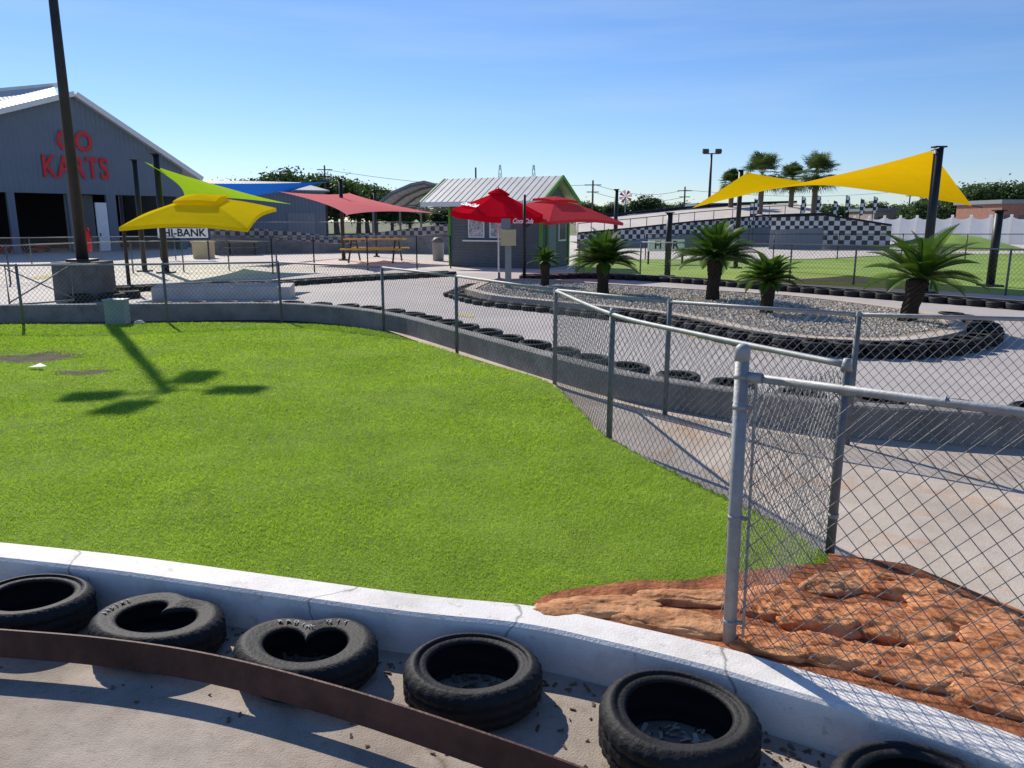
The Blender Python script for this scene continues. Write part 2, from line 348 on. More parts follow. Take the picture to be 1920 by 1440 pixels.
# edge strip of concrete along the diagonal fence
b = MB(); b.sweep(smooth([P(*p, 0) for p in [(1553,1068),(1360,955),(1140,838),(1085,776),(1036,734)]], 6), [(-.02,.0),(-.02,.085),(.10,.085),(.10,.0)]); tag(b.build('edging_strip', 'walk'), 'narrow concrete mowing strip between lawn and walkway under the fence', 'edging')

# ------------------------------------------------------------ near curb and tyres
b = MB(); b.sweep(curb_back, [(.0,-.2),(.0,-.012),(-.012,0),(-.175,.0),(-.19,-.014),(-.200,-.2)])
tag(b.build('track_curb', 'white'), 'white painted concrete curb curving across the foreground behind the old tyres', 'curb')
def tyre_mesh(R, r, hgt, n=96, dent=None, seed=0, tread=True):
    rd = random.Random(seed); hw = hgt/2
    prof = [(r,hw-.022),(r+.010,hw-.012),(r+.026,hw-.008),(r+.045,hw-.010),(R-.06,hw),(R-.035,hw-.004),(R-.012,hw-.022),(R,hw-.04),(R,hw*.36),(R-.009,hw*.33),(R-.009,hw*.24),(R,hw*.2),(R,-hw*.2),(R-.009,-hw*.24),(R-.009,-hw*.33),(R,-hw*.36),(R,-hw+.04),(R-.03,-hw+.008),(R-.06,-hw),(r+.04,-hw+.006),(r,-hw+.01),(r+.01,-hw+.02),(R-.05,-hw+.02),(R-.018,-hw*.5),(R-.016,hw*.5),(R-.05,hw-.02),(r+.012,hw-.03)]
    ph = [rd.random()*6 for _ in range(4)]
    def fn(rr, z, t, i, j):
        if tread and j in (6,7,8,11,12,15,16) and i % 3 == 0: rr -= .006
        w = 1+.014*math.sin(2*t+ph[0])+.009*math.sin(3*t+ph[1]); z2 = z+hw+.006*math.sin(2*t+ph[2])*(rr/R)
        rr *= w
        if dent:
            for t0, amt, wd in dent:
                d = (t-t0+math.pi) % (2*math.pi)-math.pi; g = math.exp(-(d/wd)**2)
                if z > -.05: rr -= g*amt*(1.35-1.05*(rr-r)/(R-r)); z2 += g*.008
                else: rr -= g*amt*.25
        return rr, z2
    b = MB(); b.lathe(prof, n, fn=fn); b.ph = ph; b.dim = (R, r, hgt, dent); return b
near = [(62,.295,.18,.80,None,'worn black tyre against the curb at the left edge of the frame'),
        (295,.318,.165,.76,[(1.35,.12,.34)],'torn black tyre with a folded sidewall, second tyre from the left'),
        (570,.322,.165,.78,[(1.85,.145,.38)],'dented black tyre with a heart shaped hole and white raised letters'),
        (888,.285,.175,.93,None,'round black tyre with smooth sidewall, fourth from the left along the curb'),
        (1272,.292,.195,.97,None,'black tyre with chunky block tread and leaf litter inside, largest in the foreground'),
        (1735,.29,.185,.97,None,'black tyre cut off by the bottom edge of the frame')]
fine = []
for a_, b_ in zip(curb_back, curb_back[1:]):
    for k in range(8): fine.append((a_.lerp(b_, k/8), (b_-a_).normalized()))
tyres = []; tb = []
for k, (px, R, hg, sy, dent, lab) in enumerate(near):
    best = None
    for q, d in fine:
        off = .205+R*sy*1.01; c = Vector((q.x+d.y*off, q.y-d.x*off)); e = abs(column(c.x, c.y, hg)-px)
        if best is None or e < best[0]: best = (e, c, d)
    c, d = best[1], best[2]
    t = empty('old_tyre', (c.x, c.y, 0), lab, 'tyre', 'tyres lying along the near curb', math.atan2(d.y, d.x)); t.scale = (1, sy, 1)
    mb = tyre_mesh(R, R*(.58 if dent else .65), hg, dent=dent, seed=k); mb.build('carcass', 'rubber', t, True); tyres.append(t); tb.append(mb)
    b = MB()
    for q in range(60):
        a = random.random()*6.28; rr = math.sqrt(random.random())*R*.6; s = .006+.012*random.random()
        b.box((rr*math.cos(a), rr*math.sin(a), .012), (s*2.6, s, .004), random.random()*6, random.random()*.6, random.random()*.6)
    tag(b.build('leaf_litter', 'stone' if k == 4 else 'litter', t), kind='stuff')
def arc_text(txt, k, R, a0, step, size):
    b = MB(); Ro, ro, hg, dent = tb[k].dim; ph = tb[k].ph
    for i, ch in enumerate(txt):
        if ch == ' ': continue
        a = a0-i*step; vs, fs = text_mesh(ch, size=size, extrude=.0012, bold=.0008)
        t0, amt, wd = dent[0]; g = math.exp(-((a-t0)/wd)**2); f = (R-ro)/(Ro-ro)
        rr = R*(1+.014*math.sin(2*a+ph[0])+.009*math.sin(3*a+ph[1]))-g*amt*(1.35-1.05*f); z = hg+.0005+.006*math.sin(2*a+ph[2])*(R/Ro)+g*.008
        sl = g*amt*(-2*(a-t0)/wd**2)*(1.35-1.05*f)   # slope of the dented circle
        m = Matrix.Translation((rr*math.cos(a), rr*math.sin(a), z)) @ Matrix.Rotation(a-math.pi/2+.6*math.atan2(sl, rr), 4, 'Z'); b.add([m @ v for v in vs], fs)
    b.build('raised_lettering', 'letters', tyres[k])
arc_text('RADIAL G/T', 2, .252, 2.5, .15, .036)
arc_text('RADIAL', 1, .250, 3.4, .14, .030)
# leaf litter and dirt between the tyres
b = MB()
for q in range(420):
    i = random.randint(8, 62); p = curb_back[min(i, len(curb_back)-1)]; o = .25+.6*random.random()**2; s = .004+.010*random.random()
    b.box((p.x-.15*o+random.uniform(-.15,.15), p.y-o, .004), (s*2.4, s, .004), random.random()*6, random.random()*.5, random.random()*.5)
tag(b.build('leaf_litter', 'litter'), 'dry leaf litter and grit scattered between the tyres and the curb', 'litter', kind='stuff')
# rusty guide rail
rail = smooth([P(*p, .185) for p in [(-300,1160),(0,1181),(200,1198),(400,1229),(640,1290),(900,1373),(1120,1452),(1300,1530)]], 8)
t = empty('guide_rail', (rail[20].x, rail[20].y, 0), 'curved rusty brown steel guide rail standing on edge before the tyres', 'rail')
b = MB(); b.sweep([(p.x, p.y, .185) for p in rail], [(.010,0),(.0,0),(-.022,-.12),(-.012,-.12)]); b.build('rail_strip', 'rust', t, origin=t.location)
for i in (1, 54):
    p = rail[i]; b = MB(); b.box((p.x+.01, p.y+.03, .075), (.04,.04,.15)); b.build('bracket', 'rust', t, origin=t.location)

# ------------------------------------------------------------ chain link fences
def wires(b, p0, p1, z0, z1, h0, h1, pitch, r, off=0, wob=0):
    """diamond wires between two posts; z = lower edge, h = height at each end"""
    p0 = Vector((p0[0], p0[1])); p1 = Vector((p1[0], p1[1])); L = (p1-p0).length; d = (p1-p0)/L; nn = Vector((-d.y, d.x))
    asp = 1.12; Hh = max(h0, h1)
    def pt(s, w, o):
        f = s/L; q = p0+d*s+nn*(o+off+wob*math.sin(s*9+w*5)); return Vector((q.x, q.y, z0+(z1-z0)*f+w*((h0+(h1-h0)*f)/Hh)))
    for sg in (1, -1):
        k = -Hh/asp
        while k < L+Hh/asp:
            a = (k, 0); e = (k+Hh/asp, Hh)
            if sg < 0: a = (k+Hh/asp, 0); e = (k, Hh)
            s0, w0 = a; s1, w1 = e
            def clip(s0, w0, s1, w1):
                for lim, up in ((0,False),(L,True)):
                    in0 = s0 <= lim if up else s0 >= lim; in1 = s1 <= lim if up else s1 >= lim
                    if not in0 and not in1: return None
                    if in0 != in1:
                        t = (lim-s0)/(s1-s0); q = (lim, w0+(w1-w0)*t)
                        if in0: s1, w1 = q
                        else: s0, w0 = q
                return s0, w0, s1, w1
            c = clip(s0, w0, s1, w1)
            if c and abs(c[3]-c[1]) > .01:
                segs = 6 if wob else 1
                for q in range(segs):
                    f0 = q/segs; f1 = (q+1)/segs
                    b.tube(pt(c[0]+(c[2]-c[0])*f0, c[1]+(c[3]-c[1])*f0, sg*r), pt(c[0]+(c[2]-c[0])*f1, c[1]+(c[3]-c[1])*f1, sg*r), r, n=4, cap=False)
            k += pitch
def fence(label, bases, ztop, pitch=.078, r=.0021, post_r=.028, rail_r=.021, pm='galv_dark', rm='galv', bars=True, group=None, gap=.04, rail_mid=False):
    o = bases[0]; t = empty('chain_link_fence', (o.x, o.y, o.z), label, 'fence', group)
    for p in bases:
        b = MB(); b.tube((p.x,p.y,p.z-.05), (p.x,p.y,ztop+.0), post_r, n=12); po = b.build('post', pm, t, True, origin=o)
        c = MB(); c.tube((p.x,p.y,ztop-.012), (p.x,p.y,ztop+.03), post_r*1.25, post_r*.6, n=12); c.build('cap', rm, po, origin=o)
    w = MB()
    for p, q in zip(bases, bases[1:]):
        if bars: b = MB(); b.tube((p.x,p.y,ztop), (q.x,q.y,ztop), rail_r, n=10); b.build('top_rail', rm, t, True, origin=o)
        if rail_mid: b = MB(); b.tube((p.x,p.y,(ztop+p.z)/2), (q.x,q.y,(ztop+q.z)/2), rail_r*.8, n=8); b.build('middle_rail', rm, t, True, origin=o)
        wires(w, p, q, p.z+gap, q.z+gap, ztop-p.z-gap-.01, ztop-q.z-gap-.01, pitch, r, off=post_r*.9)
    w.build('wire_mesh', 'wire', t, True, origin=o); return t
# long fence in front of the grey barrier
fpx = [(-260,614),(45,613),(315,608),(528,600),(720,622),(857,661),(1040,722),(1247,773),(1588,828),(1960,852)]
fence('long silver chain link fence running along the grey concrete barrier behind the lawn', [P(x, y, .07) for x, y in fpx], 1.18, .08, .0024, .025, .018)
# diagonal fence between lawn and walkway with the short return to the corner post
cpost = P(1368,1208,.17); d0, d1, d2 = diag
o = d0; t = empty('chain_link_fence', o, 'chain link fence with curved top rail along the right edge of the lawn', 'fence')
for p in (d1, d2):
    b = MB(); b.tube((p.x,p.y,0), (p.x,p.y,1.2), .026, n=14); po = b.build('post', 'galv_dark', t, True, origin=o)
    c = MB(); c.tube((p.x,p.y,1.17), (p.x,p.y,1.235), .032, .018, n=14); c.build('cap', 'galv', po, True, origin=o)
top = smooth([(d0.x,d0.y,1.17), (d1.x,d1.y,1.18), (.5*(d1.x+d2.x)-.04,.5*(d1.y+d2.y)-.02,1.19), (d2.x,d2.y,1.2)], 6)
b = MB(); b.path(top, .0185, 10); b.build('top_rail', 'galv', t, True, origin=o)
w = MB(); wires(w, d0, d1, .1, .1, 1.05, 1.06, .075, .0022, -.03); wires(w, d1, d2, .1, .12, 1.06, 1.06, .075, .0021, -.03); w.build('wire_mesh', 'wire', t, True, origin=o)
w = MB(); wires(w, d2, cpost, .14, .22, 1.03, 1.06, .07, .0019, -.03, .003); wires(w, d2, cpost, .14, .22, 1.03, 1.06, .07, .0019, -.05, .003)
w.build('doubled_wire_mesh', 'galv', t, True, origin=o)
for zz_ in (.35, 1.05):
    c = MB(); c.tube((d2.x,d2.y,zz_-.012), (d2.x,d2.y,zz_+.012), .030, n=14); c.build('band', 'galv', t, True, origin=o)
# front fence
fe = P(1960,1395,.17); fe2 = P(2500,1560,.17); LX = -.022
o = cpost; t = empty('chain_link_fence', o, 'nearest chain link fence panel with thick corner post above the red rocks', 'fence')
b = MB(); b.tube((o.x,o.y,0), (o.x+LX,o.y,1.45), .0275, n=20); po = b.build('corner_post', 'galv', t, True, origin=o)
c = MB(); c.lathe([(0.0,.028),(.016,.025),(.025,.016),(.030,.004),(.031,-.04),(.0275,-.042)], 20, (o.x+LX,o.y,1.45), closed=False); c.build('cap', 'galv', po, True, origin=o)
for zz_ in (.28,.75,1.22,1.345):
    lx = LX*zz_/1.45; c = MB(); c.tube((o.x+lx,o.y,zz_-.009), (o.x+lx,o.y,zz_+.009), .0298, n=20); c.box((o.x+.034+lx,o.y-.015,zz_), (.022,.01,.016)); c.build('band', 'galv', t, True, origin=o)
RZ = 1.345
b = MB(); b.path([(o.x+.0,o.y-.01,RZ),(fe.x,fe.y,RZ-.02),(fe2.x,fe2.y,RZ-.02)], .0175, 12); b.build('top_rail', 'galv', t, True, origin=o)
b = MB(); dv = (fe-o).normalized()
b.tube((o.x-.01,o.y-.005,RZ), (o.x+.07*dv.x-.01,o.y+.07*dv.y-.005,RZ), .0215, n=12); b.build('rail_cup', 'galv', t, True, origin=o)
for s in (.32,.62,.9):
    q = o+(fe-o)*s; b = MB(); b.tube((q.x,q.y,RZ-.012*s-.002), (q.x+dv.x*.006,q.y+dv.y*.006,RZ-.012*s-.002), .0208, n=12); b.build('tie_wire', 'galv', t, True, origin=o)
b = MB(); b.tube((o.x+.045, o.y-.03, .22), (o.x+.03, o.y-.03, 1.33), .006, n=6); b.build('tension_bar', 'galv', t, origin=o)
w = MB(); wires(w, (o.x+.035,o.y-.03), fe, .22, .22, 1.12, 1.11, .08, .0019, -.012); wires(w, fe, fe2, .22, .22, 1.11, 1.11, .08, .0019, -.012); w.build('wire_mesh', 'wire', t, True, origin=o)
b = MB(); b.tube((fe2.x,fe2.y,0), (fe2.x,fe2.y,1.4), .03, n=12); b.build('end_post', 'galv_dark', t, True, origin=o)
# outer fences
fence('chain link fence on the far side of the track before the green field at right', [P(*p) for p in [(1085,516),(1200,519),(1345,524),(1480,528),(1600,534),(1745,542),(1885,554),(2040,566)]], 1.22, .12, .0028)
fence('low chain link fence around the track on the far left beyond the light pole base', [P(*p) for p in [(-160,540),(20,532),(150,520),(250,512),(345,510),(430,507),(520,512)]], 1.2, .12, .0028)
fence('chain link fence with open end post by the picnic area at centre left', [P(*p) for p in [(512,513),(590,511),(690,507),(782,505),(845,503)]], 1.35, .12, .0028, pm='black', rm='galv_dark')
fence('chain link fence in the middle distance left behind the black tyre row', [P(*p) for p in [(-150,500),(60,494),(190,490),(330,488)]], 1.2, .14, .003)
fence('tall chain link enclosure behind the picnic tables', [P(*p) for p in [(405,478),(500,476),(600,474),(700,473),(790,472),(838,474)]], 1.9, .16, .0035, rail_mid=True)
fence('black fence far across the field beyond the cycads on the right', [at(x, 478, 41)-Vector((0,0,at(x,478,41).z)) for x in (1210,1330,1450,1570,1690,1810,1930)], 1.3, .16, .0035, pm='black', rm='black')
g0 = P(20,585,0); g1 = P(140,575,0)
t = empty('steel_gate', g0, 'low grey pipe gate leaning with crossed braces at the left edge beside the light pole', 'gate')
b = MB(); z = lambda p, h: (p.x,p.y,h)
b.path([z(g0,.15),z(g0,1.0),z(g1,1.0),z(g1,.15),z(g0,.15)], .022, 8); b.build('gate_frame', 'galv_dark', t, True, origin=g0)
for ha, hb in ((.95,.2),(.2,.95)): b = MB(); b.tube(z(g0,ha), z(g1,hb), .015); b.build('cross_brace', 'galv_dark', t, True, origin=g0)
# grey barrier wall
b = MB(); b.sweep(wall_line, [(.0,-.06),(.012,.27),(.03,.285),(.19,.285),(.2,.27),(.2,-.06)])
tag(b.build('barrier_wall', 'wall'), 'low grey concrete barrier wall curving between the lawn and the go kart track', 'wall')

# ------------------------------------------------------------ tyre rows
pt_obj = tyre_mesh(.31, .2, .19, n=40, seed=9, tread=False).build('track_tyre', 'rubber_grey', None, True)
tag(pt_obj, 'dusty black tyre in the row on the track side of the grey barrier', 'tyre', 'tyres on the track side of the grey barrier')
first = [True]
def put_tyre(x, y, z, label, group, s=1.0, sz=1.0, j=.03):
    if first[0]: o = pt_obj; first[0] = False
    else: o = pt_obj.copy(); COL.objects.link(o)
    o.location = (x+random.uniform(-j,j), y+random.uniform(-j,j), z); o.rotation_euler = (random.uniform(-.03,.03), random.uniform(-.03,.03), random.random()*6.28); o.scale = (s,s,sz); o['label'] = label; o['group'] = group; return o
wline2 = []
for i, p in enumerate(wall_line):
    a = wall_line[max(i-1,0)]; c = wall_line[min(i+1,len(wall_line)-1)]; d = (c-a).normalized(); wline2.append(Vector((p.x-d.y*.47, p.y+d.x*.47, 0)))
for i, p in enumerate(spaced(wline2, .68)):
    if p.x < -7.5: continue
    put_tyre(p.x, p.y, .0, 'dusty black tyre at the bottom of its stack behind the grey barrier', 'lower tyres behind the grey barrier', .78, .88)
    put_tyre(p.x, p.y, .167, 'dusty black tyre in the row on the track side of the grey barrier', 'tyres on the track side of the grey barrier', .78, .85)
outr = smooth([P(*p) for p in [(985,524),(1100,522),(1200,526),(1300,532),(1400,540),(1500,548),(1600,556),(1700,564),(1800,571),(2000,588)]], 4)
for p in spaced(outr, .43): put_tyre(p.x, p.y, 0, 'dusty black tyre in the long row along the far right edge of the track', 'tyres along the far right track edge', .72, .8, .015)
outl = smooth([P(*p) for p in [(225,548),(330,543),(420,540),(520,537),(620,530),(700,525),(780,521),(850,517)]], 4)
for p in spaced(outl, .43): put_tyre(p.x, p.y, 0, 'dusty black tyre in the row along the far left track edge', 'tyres along the far left track edge', .72, .8, .015)
for nm, ln, lb in (('track_edge_curb', outr, 'low dark concrete curb behind the tyre row on the far right of the track'), ('track_edge_curb', outl, 'low grey concrete curb behind the tyre row on the far left of the track')):
    b = MB(); b.sweep([(p.x,p.y,0) for p in ln], [(.27,0),(.27,.17),(.45,.17),(.45,0)]); tag(b.build(nm, 'darkblock'), lb, 'curb')

# ------------------------------------------------------------ planted island
isl_px = [(848,556),(900,570),(1000,582),(1100,593),(1200,605),(1280,620),(1370,642),(1480,660),(1600,668),(1720,669),(1812,656),(1852,638),(1815,615),(1720,594),(1500,566),(1300,552),(1150,542),(1000,533),(900,537)]
isl = [P(*p) for p in isl_px]; cen = sum(isl, Vector())/len(isl)
ring = smooth(isl+[isl[0]], 5)[:-1]
ins_ring = []
for i, p in enumerate(ring):
    a = ring[i-1]; c = ring[(i+1) % len(ring)]; d = (c-a).normalized(); ins_ring.append(Vector((p.x-d.y*.32, p.y+d.x*.32, 0)))
b = MB(); b.sweep([(p.x,p.y,0) for p in ins_ring], [(0,0),(0,.20),(.26,.20),(.26,0)], closed=True)
tag(b.build('island_curb', 'walk'), 'pale concrete curb ring around the gravel island with cycads', 'curb')
b = MB(); pl = [(p.x, p.y, .17) for p in ins_ring]; b.add(pl, [tuple(range(len(pl)))]); tag(b.build('gravel_bed', 'gravel'), kind='structure')
IP = np.array([(cen.x+(p.x-cen.x)*.94, cen.y+(p.y-cen.y)*.90) for p in ins_ring])
n = 30000; x = rng.uniform(IP[:,0].min(), IP[:,0].max(), n); y = rng.uniform(IP[:,1].min(), IP[:,1].max(), n); k = inside(x, y, IP); x = x[k]; y = y[k]; n = len(x)
s = .014+.032*rng.random(n)**2; oc = np.array([(1,0,0),(0,1,0),(-1,0,0),(0,-1,0),(0,0,.7),(0,0,-.7)]); tri = [(0,1,4),(1,2,4),(2,3,4),(3,0,4),(1,0,5),(2,1,5),(3,2,5),(0,3,5)]
ang = rng.random(n)*6.28; vv = oc[None]*(s[:,None,None]*(.7+.6*rng.random((n,6,1)))); ca = np.cos(ang)[:,None]; sa = np.sin(ang)[:,None]
vr = np.stack([vv[:,:,0]*ca-vv[:,:,1]*sa, vv[:,:,0]*sa+vv[:,:,1]*ca, vv[:,:,2]], 2)+np.stack([x, y, .18+0*x], 1)[:,None]
tag(soup('gravel', np.concatenate([vr[:,list(t_)] for t_ in tri]), 'stone'), 'loose pale stones covering the bed of the planted island', 'gravel', kind='stuff')
for i, p in enumerate(spaced(ring, .43, True)):
    put_tyre(p.x, p.y, 0, 'black tyre in the bottom layer around the gravel island', 'bottom tyres around the island', .74, .6, .012)
    if p.y < 15.5: put_tyre(p.x, p.y, .114, 'black tyre in the top layer around the gravel island', 'top tyres around the island', .74, .5, .012)
# cycads
def cycad(px, py, crown_y, wpx, label, nf=34, seed=1, lean=0):
    rd = random.Random(seed); p = P(px, py, .17); Y = p.y; th = max(.15, (at(px, crown_y, Y).z-.17)); R = wpx/2*Y/F*1.06
    t = empty('sago_palm', p, label, 'palm', 'cycads on the island'); t.rotation_euler = (0, lean, 0)
    b = MB(); nz = 14; r0 = .075+.06*R
    def fn(r, z, tt, i, j): return r*(1+.22*((i+j) % 2))*(1+.06*math.sin(3*tt+j)), z
    prof = [(r0*(1.1-.25*math.sin(math.pi*k/nz)+.1*(k/nz)), th*1.04*k/nz-.08) for k in range(nz+1)]+[(.01, th*1.1)]
    b.lathe(prof, 22, closed=False, fn=fn); b.build('trunk', 'cycadtrunk', t)
    Q = []
    for f in range(nf):
        az = f*2.39996+rd.uniform(-.25,.25); el = math.radians(84-82*(f/nf)**.75+rd.uniform(-8,8)); L = R*rd.uniform(.9,1.2)
        d = Vector((math.cos(az), math.sin(az), 0)); side = Vector((-math.sin(az), math.cos(az), 0)); pts = []; pos = Vector((0,0,th)); e = el; ns = 24; dr = rd.uniform(38,58)
        for k in range(ns+1):
            pts.append((pos.copy(), e)); pos = pos+(d*math.cos(e)+Vector((0,0,1))*math.sin(e))*(L/ns); e -= math.radians(dr/ns)*(.4+1.2*k/ns)
        for k in range(ns):
            (a, e0), (c, _) = pts[k], pts[k+1]; up = Vector((0,0,1))*math.cos(e0)-d*math.sin(e0); wv = side*.011
            Q.append((a-wv, a+wv, c+wv, c-wv))
            if k < 2: continue
            ll = R*.25*math.sin(math.pi*min(1, (k+1.5)/(ns+1.5))**.8)
            for sg in (1,-1):
                for h2 in (0,.5):
                    q = a+(c-a)*h2; tip = q+side*sg*ll*.82+(c-a).normalized()*ll*.6+up*ll*.3; wd = (c-a).normalized()*.0125
                    Q.append((q-wd, q+wd, tip+wd*.35, tip-wd*.35))
    soup('crown', [[tuple(v) for v in q] for q in Q], 'palm', t); return t
cycad(1022,536,492,64,'small dark cycad beside the control box post, leftmost on the island',20,1)
cycad(1130,552,494,126,'full round cycad standing right of the small leftmost one',62,2)
cycad(1335,562,488,146,'wide cycad in the middle of the island under the low shade sail corner',62,3,.04)
cycad(1437,588,528,112,'low squat cycad between the two larger ones on the island',42,4)
cycad(1700,603,522,196,'largest cycad with thick leaning trunk at the right end of the island',36,5,.17)
# control box post on island
p = P(953,540,.17); t = empty('control_post', p, 'thick pale grey post with a control box at the tip of the island', 'post')
b = MB(); b.box((0,0,.57), (.17,.17,1.14)); b.build('post', 'grey', t)
b = MB(); b.box((0,-.05,1.35), (.42,.26,.42)); b.build('control_box', 'cream', t); b = MB(); b.box((-.06,-.03,1.71), (.24,.2,.28)); b.build('sign_box', 'greysiding', t)

# ------------------------------------------------------------ boulders
bk = [q for q in curb_back if .06 < q.x < 2.6]
rb = [(q.x, q.y) for q in rock_edge]+[(P(*p, .11).x, P(*p, .11).y) for p in [(1700,1080),(1960,1190),(2300,1330)]]
poly_sheet('rock_bed', rb+[(q.x,q.y) for q in reversed(bk)], .178, 'rockbed')
def boulder(px, py, rx, ry, rz, rot, m, label, seed):
    p = P(px, py, .175); b = MB(); nu, nv = 60, 34; vs = []; off = Vector((seed*3.1, seed*1.7, 0))
    for j in range(nv+1):
        ph = math.pi*j/nv
        for i in range(nu):
            a = 2*math.pi*i/nu; d = Vector((math.cos(a)*math.sin(ph), math.sin(a)*math.sin(ph), math.cos(ph)))
            k = 1+.18*noise.noise(d*1.6+off)+.09*noise.noise(d*4+off)+.04*noise.noise(d*9+off)
            sx = math.copysign(abs(d.x)**.75, d.x); sy = math.copysign(abs(d.y)**.75, d.y); sz = math.copysign(abs(d.z)**.6, d.z)
            x, y, zc = sx*rx*k*1.14, sy*ry*k*1.28, sz*rz*k*.72
            zc += .28*rz*noise.noise(Vector((x*5, y*5, seed)))+.16*rz*noise.noise(Vector((x*15, y*15, seed)))+.10*rz*noise.noise(Vector((x*38, y*38, seed)))
            cr = abs(noise.noise(Vector((x*6+seed, y*9, seed*2.3)))); zc -= max(0, .05-cr)*8*rz*.5      # eroded creases
            vs.append((x*math.cos(rot)-y*math.sin(rot), x*math.sin(rot)+y*math.cos(rot), zc))
    fs = [(j*nu+i, j*nu+(i+1)%nu, (j+1)*nu+(i+1)%nu, (j+1)*nu+i) for j in range(nv) for i in range(nu)]
    b.add(vs, fs); o = b.build('boulder', m, None, True); o.location = p; return tag(o, label, 'rock', 'red rocks behind the white curb')
BL = [(1120,1142,.26,.075,.045,.1,'rock_brown','flat brown rock at the lawn corner, leftmost of the rocks'),
 (1290,1125,.22,.06,.05,-.1,'rock_brown','flat brown rock just left of the corner post at the grass edge'),
 (1265,1170,.26,.075,.05,-.35,'rock_brown','long brown rock along the curb left of the corner post'),
 (1450,1135,.16,.11,.065,.2,'rock','orange rock right behind the corner post base'),
 (1440,1212,.15,.08,.055,-.4,'rock','orange rock by the curb just right of the corner post'),
 (1535,1165,.17,.11,.085,-.3,'rock','rounded orange rock with dark cleft in the middle of the pile'),
 (1560,1228,.18,.09,.06,-.4,'rock','orange rock at the curb below the rounded middle one'),
 (1675,1178,.21,.12,.08,-.3,'rock','large orange rock with ridges right of the middle of the pile'),
 (1575,1098,.17,.08,.055,.3,'rock_brown','brown rock behind the pile at the end of the doubled mesh'),
 (1690,1105,.22,.11,.065,-.4,'rock','broad orange rock at the back of the pile by the walkway'),
 (1700,1258,.20,.10,.06,-.45,'rock','orange rock near the curb with shadow stripes of the fence'),
 (1810,1160,.22,.12,.065,-.5,'rock','orange rock on the walkway side toward the right edge'),
 (1810,1250,.20,.11,.06,-.45,'rock','orange rock in front of the right edge group'),
 (1905,1225,.19,.13,.075,-.5,'rock','tall orange rock at the right edge of the frame'),
 (1895,1318,.20,.09,.055,-.5,'rock','lowest orange rock beside the curb at the right edge')]
for k, a in enumerate(BL): boulder(*a, k+1)

# ------------------------------------------------------------ light pole, cabinet, extinguisher
p = P(163,560,0)
b = MB(); b.prism([(-.54,-.5),(.54,-.5),(.54,.5),(-.54,.5)], lambda q: (q[0],q[1],0), lambda q: (q[0]*.98,q[1]*.98,.95)); o = b.build('concrete_block', 'darkblock'); o.location = p
tag(o, 'square grey concrete block carrying the tall light pole', 'block')
for k, (dx, dy) in enumerate([(.3,-.85),(.92,-.5),(.95,.2)]): put_tyre(p.x+dx, p.y+dy, 0, 'black tyre lying against the concrete light pole block', 'tyres at the light pole block')
t = empty('light_pole', (p.x,p.y,.95), 'tall dark bronze light pole rising out of the frame from a concrete block', 'light pole')
b = MB(); b.tube((0,0,.04), (0,0,9.37), .145, .08, 16); b.build('pole', 'bronze', t, True)
b = MB(); b.box((0,0,.03), (.55,.55,.06)); b.build('base_plate', 'bronze', t)
for k, dg_ in enumerate((0, 89, 192, 263)):
    a = math.radians(dg_); d = Vector((math.cos(a), math.sin(a), 0)); b = MB(); b.tube((0,0,9.27), tuple(d*.5+Vector((0,0,9.32))), .03); b.build('arm', 'bronze', t)
    b = MB(); b.box(tuple(d*.78+Vector((0,0,9.32))), (.58,.42,.12), a); b.build('lamp_head', 'bronze', t)
t = empty('fire_extinguisher', (P(170,505).x, P(170,505).y, .75), 'red fire extinguisher hung on a thin post behind the light pole', 'fire extinguisher')
b = MB(); b.lathe([(0,0),(.13,0),(.14,.05),(.14,.75),(.10,.85),(.04,.9),(.04,.98),(0,.98)], 14, closed=False); b.build('cylinder', 'firered', t, True)
b = MB(); b.box((.05,0,1.0), (.22,.06,.05)); b.tube((.14,0,.98), (.18,0,.5), .02); b.build('handle', 'black', t)
b = MB(); b.box((0,.17,.1), (.06,.06,1.7)); b.build('mounting_post', 'galv_dark', t)
p = P(222,606,.08); t = empty('utility_cabinet', p, 'small pale teal metal cabinet at the far edge of the lawn', 'cabinet')
b = MB(); b.bbox((-.18,-.12,0), (.18,.12,.42)); b.build('body', 'box', t); b = MB(); b.bbox((-.195,-.135,.42), (.195,.135,.455)); b.build('lid', 'box', t)
b = MB(); b.bbox((-.155,-.125,.05), (.155,-.121,.38)); b.build('door', 'box', t)
p = P(262,607,.09); b = MB(); b.lathe([(0,.07),(.05,.06),(.09,.03),(.1,-.02)], 9, closed=False, fn=lambda r, z, t_, i, j: (r*(1+.2*math.sin(2*t_+j)), z)); o = b.build('stone', 'stone'); o.location = p; tag(o, 'small grey stone on the lawn right of the teal cabinet', 'stone')
p = P(70,690,.1); b = MB(); b.add([(-.09,-.05,.02),(.08,-.06,.03),(.1,.04,.02),(.0,.07,.05),(-.08,.05,.02),(0,0,.045)], [(0,1,5),(1,2,5),(2,3,5),(3,4,5),(4,0,5)]); o = b.build('paper_scrap', 'lettering_white'); o.location = p; tag(o, 'crumpled white paper scrap by the bare hollow in the lawn', 'litter')
# pale low block beside track
a = P(285,562); c = P(545,560); b = MB(); b.sweep([(a.x,a.y,0),(c.x,c.y,0)], [(0,0),(0,.3),(.5,.36),(.6,.36),(.6,0)]); tag(b.build('concrete_barrier', 'plaza'), 'long low pale concrete barrier lying on the plaza left of the track', 'barrier')

